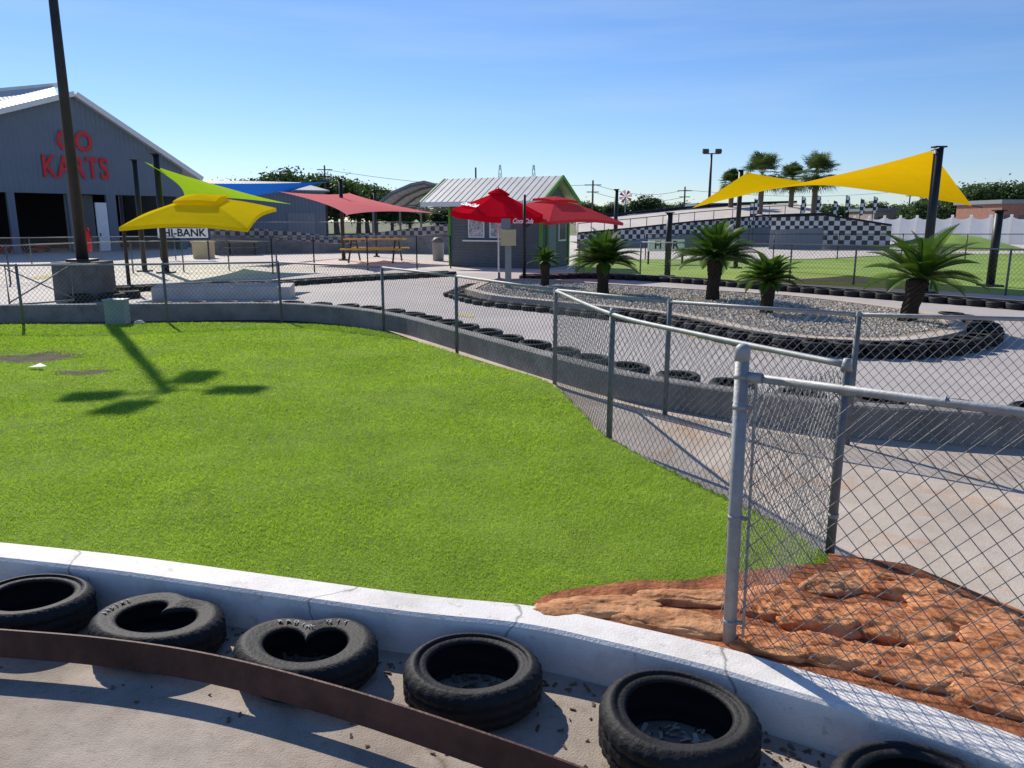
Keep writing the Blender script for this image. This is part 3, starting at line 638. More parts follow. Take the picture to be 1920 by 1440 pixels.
# ------------------------------------------------------------ go kart building
A = at(-200,440,43); B = at(348,440,56); fr = Frame(A, B)
t = empty('kart_building', (A.x,A.y,0), 'blue grey metal gable building with red letters and open kart bays', 'building', rz=fr.rz)
h = fr.hit; sL = h(-200,400)[0]; sR = h(348,400)[0]; pk = h(135,180); le = h(-200,268); re = h(372,338); zb = h(75,362)[1]
zr = re[1]+(re[0]-sR)*(pk[1]-re[1])/(re[0]-pk[0])
front = [(sL,zb),(sR,zb),(sR,zr-.02),pk,(sL,le[1])]
b = MB(); b.prism(front, lambda q: (q[0],0,q[1]), lambda q: (q[0],.15,q[1])); b.build('upper_wall', 'bluewall', t)
piers = [(-200,-60),(20,34),(132,142),(205,222),(335,348)]
for x0, x1 in piers:
    b = MB(); b.bbox((h(x0,420)[0],.02,0), (h(x1,420)[0],.3,zb)); b.build('pier', 'bluewall', t)
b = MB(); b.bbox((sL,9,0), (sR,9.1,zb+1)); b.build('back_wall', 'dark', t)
for q0_, q1_, hz in ((sR-.15,sR,zr-.05),(sL,sL+.15,le[1]-.05)): b = MB(); b.bbox((q0_,.3,0), (q1_,24,hz)); b.build('side_wall', 'bluewall', t)
b = MB(); b.bbox((h(150,420)[0],2.0,0), (h(204,420)[0],2.1,zb)); b.build('inner_wall', 'greysiding', t)
b = MB(); b.bbox((h(182,420)[0],-.03,.05), (h(203,420)[0],.06,h(190,380)[1])); d_ = b.build('door', 'whitemetal', t)
b = MB(); b.bbox((h(185,420)[0],-.06,1.0), (h(187,420)[0],-.03,1.2)); b.build('handle', 'black', d_)
def slab(p, q, y0, y1, th, m, nm):
    b = MB(); dx = q[0]-p[0]; dz = q[1]-p[1]; L = math.hypot(dx, dz); nx, nz = -dz/L*th, dx/L*th
    if nz < 0: nx, nz = -nx, -nz
    pr = [p, q, (q[0]+nx,q[1]+nz), (p[0]+nx,p[1]+nz)]; b.prism(pr, lambda s_: (s_[0],y0,s_[1]), lambda s_: (s_[0],y1,s_[1])); return b.build(nm, m, t)
slab(pk, re, -.4, 24, .12, 'roofsheet', 'roof_slope'); slab((sL-1,le[1]-.35), pk, -.4, 24, .12, 'roofsheet', 'roof_slope')
slab((pk[0],pk[1]-.05), (re[0],re[1]-.05), -.52, -.405, .30, 'whitemetal', 'rake_trim'); slab((sL-1,le[1]-.4), (pk[0],pk[1]-.05), -.52, -.405, .30, 'whitemetal', 'rake_trim')
r0 = h(-200,250,2); r1 = h(112,188,2); q0 = h(-200,190,6); q1 = h(100,160,6)
b = MB(); b.add([(r0[0],2,r0[1]),(r1[0],2,r1[1]),(q1[0],6,q1[1]),(q0[0],6,q0[1]),(r0[0],2,r0[1]-.1),(r1[0],2,r1[1]-.1),(q1[0],6,q1[1]-.1),(q0[0],6,q0[1]-.1)], [(0,1,2,3),(4,5,6,7),(0,1,5,4),(1,2,6,5),(2,3,7,6),(3,0,4,7)])
b.build('raised_roof', 'roofsheet', t)
b = MB(); b.prism([(q0[0],q0[1]-.1),(q1[0]+.3,q1[1]-.1),(q1[0]+.3,q1[1]+.2),(q0[0],q0[1]+.2)], lambda s_: (s_[0],5.9,s_[1]), lambda s_: (s_[0],6.3,s_[1])); b.build('ridge_cap', 'whitemetal', t)
def word(txt, x0, x1, y0, y1):
    xm = (x0+x1)/2; sa_ = h(x0,y1)[0]; sc_ = h(x1,y1)[0]; za = h(xm,y1)[1]; zc = h(xm,y0)[1]; vs, fs = text_mesh(txt, 1, .04, .02, spacing=1.12)
    mnx = min(v.x for v in vs); mxx = max(v.x for v in vs); mny = min(v.y for v in vs); mxy = max(v.y for v in vs); b = MB()
    b.add([(sa_+(v.x-mnx)/(mxx-mnx)*(sc_-sa_), -.08-v.z, za+(v.y-mny)/(mxy-mny)*(zc-za)) for v in vs], fs); b.build('lettering', 'red', t)
word('GO', 108,173,245,284); word('KARTS', 82,204,293,335)
def kart(x, y, rz, label):
    t = empty('go_kart', (x,y,0), label, 'go kart', 'karts parked in the building', rz)
    b = MB(); b.box((0,0,.18), (1.8,1.0,.14)); b.box((.7,0,.32), (.5,.7,.2)); b.build('body', 'firered', t)
    b = MB(); b.box((-.35,0,.45), (.4,.5,.12)); b.box((-.6,0,.65), (.12,.5,.5)); b.build('seat', 'black', t)
    for sx in (-.65,.65):
        for sy in (-.55,.55):
            b = MB(); b.tube((sx,sy-.09,.16), (sx,sy+.09,.16), .16, n=12); b.build('wheel', 'rubber_grey', t)
for k, px in enumerate((8, 85)):
    s_ = h(px,440)[0]; q = fr.A+fr.e1*s_+fr.e2*2.5; kart(q.x, q.y, 1.2, ['red go kart parked in the leftmost open bay','red go kart parked in the second open bay'][k])
# annexe to the right
A2 = at(330,440,60); B2 = at(612,440,66); f2 = Frame(A2, B2); h2 = f2.hit
t = empty('annexe_building', (A2.x,A2.y,0), 'low blue grey annexe behind the lime and blue sails', 'building', rz=f2.rz)
za = h2(500,358)[1]; b = MB(); b.bbox((0,0,0), (f2.L,.2,za)); b.build('wall', 'bluewall', t); b = MB(); b.add([(-.3,-.5,za),(f2.L+.3,-.5,za),(f2.L+.3,8,za+1),(-.3,8,za+1),(-.3,-.5,za+.12),(f2.L+.3,-.5,za+.12),(f2.L+.3,8,za+1.12),(-.3,8,za+1.12)], [(0,1,2,3),(4,5,6,7),(0,1,5,4),(1,2,6,5),(2,3,7,6),(3,0,4,7)]); b.build('roof', 'greysiding', t)
b = MB(); b.bbox((f2.L-.2,.2,0), (f2.L,8,za)); b.build('side_wall', 'bluewall', t)
for px0, px1 in ((420,470),(540,590)):
    b = MB(); b.bbox((h2(px0,430)[0],-.04,.05), (h2(px1,430)[0],.0,2.6)); b.build('door', 'greysiding', t)
# metal carport
t = empty('carport', at(770,440,52), 'open arched steel carport with dark ribbed roof behind the picnic area', 'carport'); t.location.z = 0; o = t.location.copy()
pk_ = [(700,388),(735,362),(770,347),(795,342),(825,351),(862,372)]
b = MB(); f_ = [at(x, y, 52)-o for x, y in pk_]; bk_ = [q+Vector((1.5,14,0)) for q in f_]
up = Vector((0,0,.12)); n = len(f_); b.add(f_+bk_+[q+up for q in f_]+[q+up for q in bk_], [(i,i+1,n+i+1,n+i) for i in range(n-1)]+[(2*n+i,2*n+i+1,3*n+i+1,3*n+i) for i in range(n-1)]+[(i,i+1,2*n+i+1,2*n+i) for i in range(n-1)]); b.build('roof', 'greysiding', t)
for q in (0,.25,.5,.75,1):
    b = MB(); b.path([f_[i]+(bk_[i]-f_[i])*q-Vector((0,0,.1)) for i in range(n)], .07, 6)
    b.tube(f_[0]+(bk_[0]-f_[0])*q-Vector((0,0,.15)), f_[-1]+(bk_[-1]-f_[-1])*q-Vector((0,0,.15)), .05, n=6); b.build('truss', 'galv_dark', t)
for q in (0,.5,1):
    for i in (0,-1):
        c = f_[i]+(bk_[i]-f_[i])*q; b = MB(); b.tube((c.x,c.y,0), (c.x,c.y,c.z), .08, n=8); b.build('post', 'galv_dark', t)

# ------------------------------------------------------------ kiosk
A = P(845,499); rz = -math.radians(27); W, D = 4.4, 2.9
t = empty('snack_kiosk', (A.x,A.y,0), 'small dark grey snack kiosk with white metal roof and lime green trim', 'kiosk', rz=rz)
b = MB(); b.bbox((0,0,0), (W,.12,2.75)); b.bbox((0,D-.12,0), (W,D,2.75)); b.bbox((0,.12,0), (.12,D-.12,2.75)); b.bbox((W-.12,.12,0), (W,D-.12,2.75)); b.build('wall', 'kiosk', t)
for xx_ in (0, W-.12): b = MB(); b.prism([(0,2.755),(D,2.755),(D/2,3.62)], lambda q: (xx_,q[0],q[1]), lambda q: (xx_+.12,q[0],q[1])); b.build('gable', 'kiosk', t)
ez, rg, ov, lo_, ro_ = 2.70, 3.78, .6, 1.1, .3
for sg in (0, 1):
    b = MB(); y0, y1 = (-ov, D/2) if sg == 0 else (D+ov, D/2)
    b.add([(-lo_,y0,ez),(W+ro_,y0,ez),(W+ro_,y1,rg),(-lo_,y1,rg),(-lo_,y0,ez+.06),(W+ro_,y0,ez+.06),(W+ro_,y1,rg+.06),(-lo_,y1,rg+.06)], [(0,1,2,3),(4,5,6,7),(0,1,5,4),(1,2,6,5),(2,3,7,6),(3,0,4,7)])
    k = -lo_+.12
    while k < W+ro_:
        b.add([(k-.02,y0,ez+.06),(k+.02,y0,ez+.06),(k+.02,y1,rg+.06),(k-.02,y1,rg+.06),(k-.01,y0,ez+.08),(k+.01,y0,ez+.08),(k+.01,y1,rg+.08),(k-.01,y1,rg+.08)], [(4,5,6,7),(0,1,5,4),(1,2,6,5),(2,3,7,6),(3,0,4,7)]); k += .3
    b.build('roof_slope', 'kioskroof', t)
    for xx_ in (-lo_-.05, W+ro_+.05):
        b = MB(); b.add([(xx_-.04,y0,ez-.1),(xx_+.04,y0,ez-.1),(xx_+.04,y1,rg-.08),(xx_-.04,y1,rg-.08),(xx_-.04,y0,ez+.09),(xx_+.04,y0,ez+.09),(xx_+.04,y1,rg+.09),(xx_-.04,y1,rg+.09)], [(0,1,2,3),(4,5,6,7),(0,1,5,4),(1,2,6,5),(2,3,7,6),(3,0,4,7)]); b.build('rake_trim', 'green', t)
    b = MB(); b.box(((W-lo_+ro_)/2, y0-(.03 if sg == 0 else -.03), ez-.03), (W+lo_+ro_,.05,.2)); b.build('eave_trim', 'whitemetal', t)
for xx_, yy_ in ((0,0),(W,0),(W,D)): b = MB(); b.box((xx_,yy_,1.36), (.12,.12,2.68)); b.build('corner_trim', 'green', t)
for x0, x1 in ((.95,1.75),(2.0,2.8)):
    b = MB(); b.bbox((x0,-.06,1.25), (x1,-.004,2.15)); w_ = b.build('window', 'whitemetal', t); b = MB(); b.bbox((x0+.07,-.075,1.32), (x1-.07,-.062,2.08)); b.build('menu_board', 'menu', w_)
b = MB(); b.bbox((.8,-.3,1.1), (3.2,-.004,1.16)); b.build('counter', 'whitemetal', t)
b = MB(); b.bbox((W+.004,.55,.06), (W+.06,1.45,2.1)); w_ = b.build('door', 'green', t); b = MB(); b.bbox((W+.062,.63,.1), (W+.075,1.37,2.03)); b.build('door_panel', 'greysiding', w_)
b = MB(); b.bbox((W+.004,1.75,1.1), (W+.06,2.55,2.1)); w_ = b.build('window', 'whitemetal', t); b = MB(); b.bbox((W+.062,1.82,1.17), (W+.075,2.48,2.03)); b.build('pane', 'glass', w_)

# ------------------------------------------------------------ umbrellas
p = P(935,528); t = empty('cola_umbrella', p, 'bright red tilted market umbrella with white script lettering before the kiosk', 'umbrella')
b = MB(); b.tube((0,0,0), (0,0,2.85), .028, n=10); b.build('pole', 'whitemetal', t, True)
b = MB(); b.lathe([(0,0),(.3,0),(.3,.08),(.06,.12),(.05,.3),(0,.3)], 16, closed=False); b.build('base', 'grey', t, True)
Rr = 1.52; rim = 2.24; apex = 2.90; tilt = Matrix.Translation((0,0,2.6)) @ Matrix.Rotation(math.radians(4), 4, 'Y') @ Matrix.Rotation(math.radians(5), 4, 'X') @ Matrix.Translation((0,0,-2.6))
b = MB(); a0_ = math.radians(12); cor = [Vector((Rr*math.cos(a0_+k*math.pi/4), Rr*math.sin(a0_+k*math.pi/4), rim)) for k in range(8)]
vs = []; fs = []; ap = Vector((0,0,apex))
for k in range(8):
    c0, c1 = cor[k], cor[(k+1)%8]; o0 = len(vs)
    for i in range(7):
        f_ = .12+.88*i/6
        for j in range(5):
            g = j/4; q = ap.lerp(c0, f_).lerp(ap.lerp(c1, f_), g); sag = -.04*math.sin(math.pi*g)*f_*f_; vs.append(tilt @ (q+Vector((0,0,sag))))
    for j in range(5): q = c0.lerp(c1, j/4); vs.append(tilt @ (q+Vector((0,0,-.19-.04*math.sin(math.pi*j/4)))))
    for i in range(7):
        for j in range(4): fs.append((o0+i*5+j, o0+i*5+j+1, o0+(i+1)*5+j+1, o0+(i+1)*5+j))
b.add(vs, fs); can = b.build('canopy', 'redfabric', t)
b = MB(); b.lathe([(0,.10),(.12,.06),(.34,-.06),(.36,-.11),(.3,-.07)], 16, (0,0,apex), closed=False); b.v = [tuple(tilt @ Vector(v)) for v in b.v]; b.build('vent_cap', 'redfabric', t)
b = MB(); b.tube((0,0,apex+.05), (0,0,apex+.17), .022); b.build('finial', 'whitemetal', t)
for k in (4, 6):
    c0, c1 = cor[k], cor[(k+1)%8]; m0 = (c0+c1)/2; up_ = (ap-m0).normalized(); xd = (c1-c0).normalized(); nd = xd.cross(up_).normalized()
    if k == 4:
        pos = m0.lerp(ap, .25)+nd*.06; mt = tilt @ (Matrix.Translation(pos) @ Matrix((xd, up_, nd)).transposed().to_4x4()); put_text('Coca-Cola', mt, 'lettering_white', can, size=.25, extrude=.002, bold=.008, shear=.3, spacing=.9)
    else:
        nh = Vector((m0.x,m0.y,0)).normalized(); mt = tilt @ (Matrix.Translation(m0+nh*.04+Vector((0,0,-.13))) @ Matrix((xd, Vector((0,0,1)), nh)).transposed().to_4x4()); put_text('Coca-Cola', mt, 'lettering_white', can, size=.2, extrude=.002, bold=.006, shear=.3, spacing=.9)
def offset_umbrella(base, hub, half, rz, tx, ty, m, name, label, rise=.75, pow_=1.35):
    t = empty(name, base, label, 'umbrella'); o = Vector(base); hubl = Vector(hub)-o
    b = MB(); b.tube((0,0,0), (0,0,hubl.z), .055, .045, 10); b.build('post', 'bronze', t, True)
    b = MB(); b.box((0,0,.04), (.9,.9,.08), .3); b.build('base', 'bronze', t)
    T = Matrix.Translation(hubl) @ Matrix.Rotation(tx, 4, 'X') @ Matrix.Rotation(ty, 4, 'Y') @ Matrix.Rotation(rz, 4, 'Z'); vs = []; fs = []
    hp = T @ Vector((0,0,-.75*rise)); b = MB(); b.path([(0,0,hubl.z-1.0), (hubl.x*.5,hubl.y*.5,hp.z-.12), tuple(hp), tuple(T @ Vector((0,0,-.12)))], .03, 8); b.build('arm', 'bronze', t, True)
    def tier(a0, a1, z0, z1, n=8, val=.1):
        for k in range(4):
            t0, t1 = math.pi/4+k*math.pi/2, math.pi/4+(k+1)*math.pi/2; o0 = len(vs); q2 = math.sqrt(2)
            for i in range(6):
                f_ = i/5; r = a0+(a1-a0)*f_; zz = z0+(z1-z0)*f_**pow_
                for j in range(n+1):
                    g = j/n; q = Vector((math.cos(t0),math.sin(t0),0)).lerp(Vector((math.cos(t1),math.sin(t1),0)), g)*q2*r
                    q *= 1-.05*f_*math.sin(math.pi*g); q.z = zz+.06*a1*f_*f_*math.sin(math.pi*g)
                    vs.append(T @ q)
            for j in range(n+1):
                g = j/n; q = Vector((math.cos(t0),math.sin(t0),0)).lerp(Vector((math.cos(t1),math.sin(t1),0)), g)*q2*a1*(1-.05*math.sin(math.pi*g)); q.z = z1-val+.06*a1*math.sin(math.pi*g); vs.append(T @ q)
            for i in range(6):
                for j in range(n): fs.append((o0+i*(n+1)+j, o0+i*(n+1)+j+1, o0+(i+1)*(n+1)+j+1, o0+(i+1)*(n+1)+j))
    tier(.40, half, -.14, -rise); b = MB(); b.add(vs, fs); c = b.build('canopy', m, t)
    vs.clear(); fs.clear(); tier(.02, .58, .05, -.07, 8, .08); b = MB(); b.add(vs, fs); b.build('vent_tier', m, c)
    for k in range(4):
        a = math.pi/4+k*math.pi/2; b = MB(); b.path([T @ Vector((0,0,-.14)), T @ Vector((math.cos(a)*half*.75, math.sin(a)*half*.75, -.14-(rise-.14)*.5**pow_-.06)), T @ Vector((math.cos(a)*half*1.4, math.sin(a)*half*1.4, -rise-.03))], .014, 6); b.build('rib', 'bronze', t)
offset_umbrella(P(243,543), at(376,367,22.6), 1.68, math.radians(3), math.radians(10), math.radians(1), 'yellow', 'offset_umbrella', 'bright yellow square offset umbrella leaning at the left of the plaza', .60, 1.25)
offset_umbrella(P(983,533), at(1042,371,28), 1.72, math.radians(38), math.radians(3), math.radians(3), 'fadedred', 'offset_umbrella', 'large plain faded red umbrella behind the lettered one', .72, 1.15)

# ------------------------------------------------------------ shade sails and posts
def sail(cs, m, label, k=.3, k2=None, nm='shade_sail'):
    k2 = k if k2 is None else k2
    cs = [Vector(c) for c in cs]; o = sum(cs, Vector())/4; n = 24; vs = []
    for i in range(n+1):
        for j in range(n+1):
            u = i/n; v = j/n; uu = .5+(u-.5)*(1-k*4*v*(1-v)); vv_ = .5+(v-.5)*(1-k2*4*u*(1-u))
            vs.append(cs[0].lerp(cs[1], uu).lerp(cs[3].lerp(cs[2], uu), vv_)-o)
    fs = [(i*(n+1)+j, i*(n+1)+j+1, (i+1)*(n+1)+j+1, (i+1)*(n+1)+j) for i in range(n) for j in range(n)]
    t = empty(nm, o, label, 'shade sail', 'shade sails'); b = MB(); b.add(vs, fs); b.build('fabric', m, t, True)
    for c in cs:
        d = (c-o).normalized(); b = MB(); b.tube(c-o, c-o+d*.3, .02, n=6); b.build('corner_cable', 'galv_dark', t)
    return t
def post(px, ytop, ybase, label, r=.09, Y=None):
    p = P(px, ybase) if Y is None else at(px, ybase, Y); p.z = 0
    zt = at(px, ytop, p.y).z; t = empty('shade_post', p, label, 'post', 'shade sail posts')
    b = MB(); b.tube((0,0,0), (0,0,zt), r, n=12); b.build('post', 'black', t, True)
    b = MB(); b.box((0,0,.03), (r*4.5,r*4.5,.06)); b.build('base_plate', 'black', t)
    b = MB(); b.box((0,0,zt+.02), (r*2.6,r*2.2,.04)); b.build('top_plate', 'black', t); return p, zt
pA, zA = post(1731, 277, 549, 'tallest black post holding the high corner of the yellow sail', .12)
pD, zD = post(1379, 320, 503, 'black post holding the back left corner of the yellow sail', .10)
pC, zC = post(1251, 400, 519, 'short black post at the low left corner of the yellow sail', .11)
pB, zB = post(1856, 396, 537, 'short black post at the right of the yellow sail near the frame edge', .12)
sail([at(1298,390,pC.y), at(1402,323,pD.y), at(1822,386,pB.y), at(1746,282,pA.y)], 'sailyellow', 'large twisted yellow shade sail stretched between black posts at the right', .13, .0)
post(268, 301, 470, 'black post at the high left corner of the lime sail', .10, 31)
post(312, 290, 512, 'tallest black post on the left in front of the lime sail', .12)
post(644, 337, 470, 'black post beside the red sail in the middle distance', .10, 40)
post(1153, 356, 470, 'black post standing alone right of the kiosk', .10, 40)
post(706, 360, 468, 'thin black post under the red sail beside the carport', .07, 44)
sail([at(270,303,30), at(400,346,37), at(548,383,33), at(345,372,25)], 'lime', 'lime green shade sail slanting down behind the yellow umbrella', .2)
sail([at(383,344,38), at(618,341,50), at(545,358,44), at(455,372,37)], 'blue', 'blue shade sail behind the lime one', .14)
sail([at(522,359,38), at(655,362,44), at(818,400,38), at(650,403,33)], 'pinkred', 'coral red shade sail hanging left of the kiosk', .22)

# ------------------------------------------------------------ picnic area furniture
def picnic(p, rz, m, label, s=1.0):
    t = empty('picnic_table', p, label, 'picnic table', 'picnic tables on the plaza', rz); t.scale = (s,)*3
    b = MB()
    for k in range(4): b.box((0,-.27+.18*k,.74), (1.9,.165,.045))
    b.build('table_top', m, t)
    for sy in (-.68,.68): b = MB(); b.box((0,sy-.07,.44), (1.9,.13,.045)); b.box((0,sy+.07,.44), (1.9,.13,.045)); b.build('bench', m, t)
    for sx in (-.7,.7):
        b = MB(); b.path([(sx,-.75,.03),(sx,-.3,.70),(sx,.3,.70),(sx,.75,.03)], .03, 8); b.tube((sx,-.7,.40), (sx,.7,.40), .03); b.build('leg_frame', 'black', t, True)
picnic(P(705,492), -.05, 'tableyellow', 'yellow picnic table in the sun left of the kiosk', 1.5)
picnic(P(455,478), .3, 'tablewood', 'dark brown picnic table in the shade right of the yellow umbrella')
picnic(P(500,470), .2, 'tablewood', 'dark brown picnic table set further back by the checkered wall')
picnic(P(570,468), .1, 'red', 'red topped picnic table at the back of the plaza', 1.3)
picnic(P(640,466), 0, 'tableyellow', 'yellow picnic table far back behind the fence', 1.1)
p = P(822,489); t = empty('litter_bin', p, 'grey litter bin with domed lid beside the kiosk', 'bin')
b = MB(); b.lathe([(0,0),(.27,0),(.3,.9),(.31,.92),(0,.92)], 18, closed=False); b.build('drum', 'grey', t, True); b = MB(); b.lathe([(.32,.92),(.31,1.0),(.2,1.14),(0,1.18)], 18, closed=False); b.build('lid', 'galv_dark', t, True)
p = P(383,484); t = empty('planter_box', p, 'square cream box on the plaza under the yellow umbrella', 'box')
b = MB(); b.prism([(-.42,-.42),(.42,-.42),(.42,.42),(-.42,.42)], lambda q: (q[0],q[1],0), lambda q: (q[0]*1.06,q[1]*1.06,.82)); b.build('panel', 'cream', t); b = MB(); b.box((0,0,.86), (1.0,1.0,.08)); b.build('rim', 'cream', t)
def banner(x0, x1, Y, yt, yb, txt, size, label, off=.5):
    A = at(x0,440,Y); B = at(x1,440,Y+.3); fb = Frame(A, B); t = empty('banner_sign', (A.x,A.y,0), label, 'sign', rz=fb.rz); xm = (x0+x1)/2
    z0 = max(.1, fb.hit(xm,yb)[1]); z1 = fb.hit(xm,yt)[1]; b = MB(); b.bbox((0,-.02,z0), (fb.L,.02,z1)); b.build('board', 'lettering_white', t)
    put_text(txt, Matrix.Translation((fb.L*off,-.026,(z0+z1)/2)) @ Matrix.Rotation(math.pi/2, 4, 'X'), 'black_text', t, size=size, extrude=.004, bold=.012)
    for q in (.05, fb.L-.05): b = MB(); b.box((q,.06,z1/2), (.07,.07,z1)); b.build('post', 'black', t)
banner(296, 390, 40, 428, 446, 'HI-BANK', .53, 'long white banner reading HI-BANK in black on the left fence', .53)
banner(1216, 1284, 36, 449, 471, 'FI DR', .5, 'pale banner with large black letters behind the wide cycad')
# checkered barriers
def cwall(x0, x1, Y0, Y1, zt0, zt1, zb0, zb1, m, label):
    A = at(x0,440,Y0); B = at(x1,440,Y1); f_ = Frame(A, B); t = empty('checkered_barrier', (A.x,A.y,0), label, 'barrier', rz=f_.rz)
    b = MB(); b.prism([(0,zb0),(f_.L,zb1),(f_.L,zt1),(0,zt0)], lambda q: (q[0],-.03,q[1]), lambda q: (q[0],.03,q[1])); b.build('checkered_panel', m, t)
    b = MB(); b.prism([(0,0),(f_.L,0),(f_.L,zb1-.01),(0,zb0-.01)], lambda q: (q[0],.05,q[1]), lambda q: (q[0],.25,q[1])); b.build('footing', 'wall', t); return t
cwall(395,640,47,50,1.8,1.0,1.2,.55,'checkfine','black and white checkered barrier behind the brown picnic tables')
cwall(640,842,50,48,1.0,1.8,.55,1.3,'checkfine','black and white checkered barrier running under the carport to the kiosk')
# banked ramp on the right
A = at(1080,440,58); B = at(1560,440,66); f_ = Frame(A, B); h = f_.hit
t = empty('banked_ramp', (A.x,A.y,0), 'grey banked go kart ramp with checkered edge rising to the right', 'ramp', rz=f_.rz)
pr = [h(1082,441), h(1180,432), h(1300,419), h(1440,407), h(1555,403)]; b = MB(); n = 5
b.add([(q[0],0,q[1]) for q in pr]+[(q[0],0,0) for q in pr], [(i,i+1,n+i+1,n+i) for i in range(n-1)]); b.build('side_wall', 'greysiding', t)
b = MB(); b.add([(q[0],0,q[1]) for q in pr]+[(q[0]+4,9,q[1]+1.15) for q in pr], [(i,i+1,n+i+1,n+i) for i in range(n-1)]); b.build('deck', 'plaza', t)
b = MB(); b.add([(q[0],-.06,q[1]+.10) for q in pr]+[(q[0],-.06,max(.05,q[1]-.75)) for q in pr], [(i,i+1,5+i+1,5+i) for i in range(4)]); b.build('checkered_panel', 'check', t)
b = MB(); b.path([(q[0],-.1,q[1]+.15) for q in pr], .07, 6); b.build('edge_rail', 'black', t); b = MB(); b.path([(q[0]+4,9,q[1]+1.3) for q in pr], .12, 6); b.build('edge_rail', 'black', t)
b = MB(); b.path([(q[0],-.12,q[1]+.85) for q in pr], .035, 6); b.build('hand_rail', 'galv_dark', t)
for i in range(4):
    for g in (0,.25,.5,.75):
        x_ = pr[i][0]+(pr[i+1][0]-pr[i][0])*g; z_ = pr[i][1]+(pr[i+1][1]-pr[i][1])*g; b = MB(); b.tube((x_,-.12,z_-.1), (x_,-.12,z_+.85), .03, n=6); b.build('rail_post', 'galv_dark', t)
t2 = empty('track_wall_block', at(1445,440,56), 'long checkered track wall block beyond the tall palms', 'wall'); t2.location.z = 0; o = t2.location.copy()
a0 = at(1445,408,56)-o; a1 = at(1546,404,56)-o; a2 = at(1672,424,54)-o
b = MB(); b.add([(a0.x,0,.0),(a1.x,0,.0),(a1.x,0,a1.z),(a0.x,0,a0.z)], [(0,1,2,3)]); b.build('front_wall', 'greysiding', t2)
b = MB(); b.add([(a0.x,-.03,a0.z-.85),(a1.x,-.03,a1.z-.85),(a1.x,-.03,a1.z),(a0.x,-.03,a0.z)], [(0,1,2,3)]); b.build('checkered_strip', 'check', t2)
b = MB(); b.add([(a1.x+.02,-.03,.3),(a2.x,a2.y,.3),(a2.x,a2.y,a2.z),(a1.x+.02,-.03,a1.z)], [(0,1,2,3)]); b.build('checkered_panel', 'checkbig', t2)
b = MB(); b.path([(a0.x,-.02,a0.z+.06),(a1.x,-.02,a1.z+.06),(a2.x,a2.y,a2.z+.06)], .08, 6); b.build('edge_rail', 'black', t2)
b = MB(); b.add([(a1.x+.1,.2,0),(a2.x+.1,a2.y+.2,0),(a2.x+.1,4,0),(a1.x+.1,4,0),(a1.x+.1,.2,a1.z-.05),(a2.x+.1,a2.y+.2,a2.z-.05),(a2.x+.1,4,a2.z-.05),(a1.x+.1,4,a1.z-.05)], [(4,5,6,7),(1,2,6,5),(0,1,5,4),(2,3,7,6)]); b.build('block_body', 'greysiding', t2)
# grass mound
b = MB(); c = at(1790,452,58); c.z = 0; rings = 8; sg = 28; vs = [(0,0,1.0)]; fs = []
for i in range(1, rings+1):
    f_ = i/rings
    for j in range(sg): a = 2*math.pi*j/sg; vs.append((5*f_*math.cos(a)*(1+.1*math.sin(3*a)), 5.5*f_*math.sin(a), 1.0*max(0,math.cos(f_*math.pi/2))**1.3-.01))
for j in range(sg): fs.append((0,1+j,1+(j+1)%sg))
for i in range(rings-1):
    for j in range(sg): fs.append((1+i*sg+j,1+(i+1)*sg+j,1+(i+1)*sg+(j+1)%sg,1+i*sg+(j+1)%sg))
b.add(vs, fs); o = b.build('grass_mound', 'fargrass', None, True); o.location = c; tag(o, kind='structure')
# white vinyl fence
A = at(1500,436,84); B = at(2020,436,60); f_ = Frame(A, B); t = empty('vinyl_fence', (A.x,A.y,0), 'white vinyl privacy fence with scalloped top across the far right', 'fence', rz=f_.rz)
npn = 16; pw = f_.L/npn
for k in range(npn):
    b = MB(); tp = [(k*pw+pw*q/10, 2.35-.25*math.sin(math.pi*q/10)) for q in range(11)]; pr = [(k*pw,.1)]+[((k+1)*pw,.1)]+tp[::-1]
    b.add([(q[0],0,q[1]) for q in pr], [tuple(range(len(pr)))]); b.build('panel', 'vinyl', t)
for k in range(npn+1): b = MB(); b.box((k*pw,-.0,1.25), (.16,.16,2.5)); b.build('post', 'vinyl', t)
# checkered flags
for k, (px, top_) in enumerate([(1412,372),(1500,368),(1528,366),(1560,376),(1582,366),(1610,372),(1634,368),(1405,380)]):
    p = at(px, 425, 58); p.z = 0; t = empty('feather_flag', p, 'small black and white checkered feather flag along the ramp', 'flag', 'checkered flags along the ramp'); zt = at(px, top_, 58).z
    b = MB(); b.tube((0,0,0), (0,0,zt), .025, n=6); b.build('pole', 'black', t)
    b = MB(); b.add([(.02,0,zt),(.28,.02,zt-.1),(.36,.03,zt-.6),(.3,.02,zt-1.15),(.02,0,zt-1.25)], [(0,1,2,3,4)]); b.build('flag_cloth', 'checkflag', t)

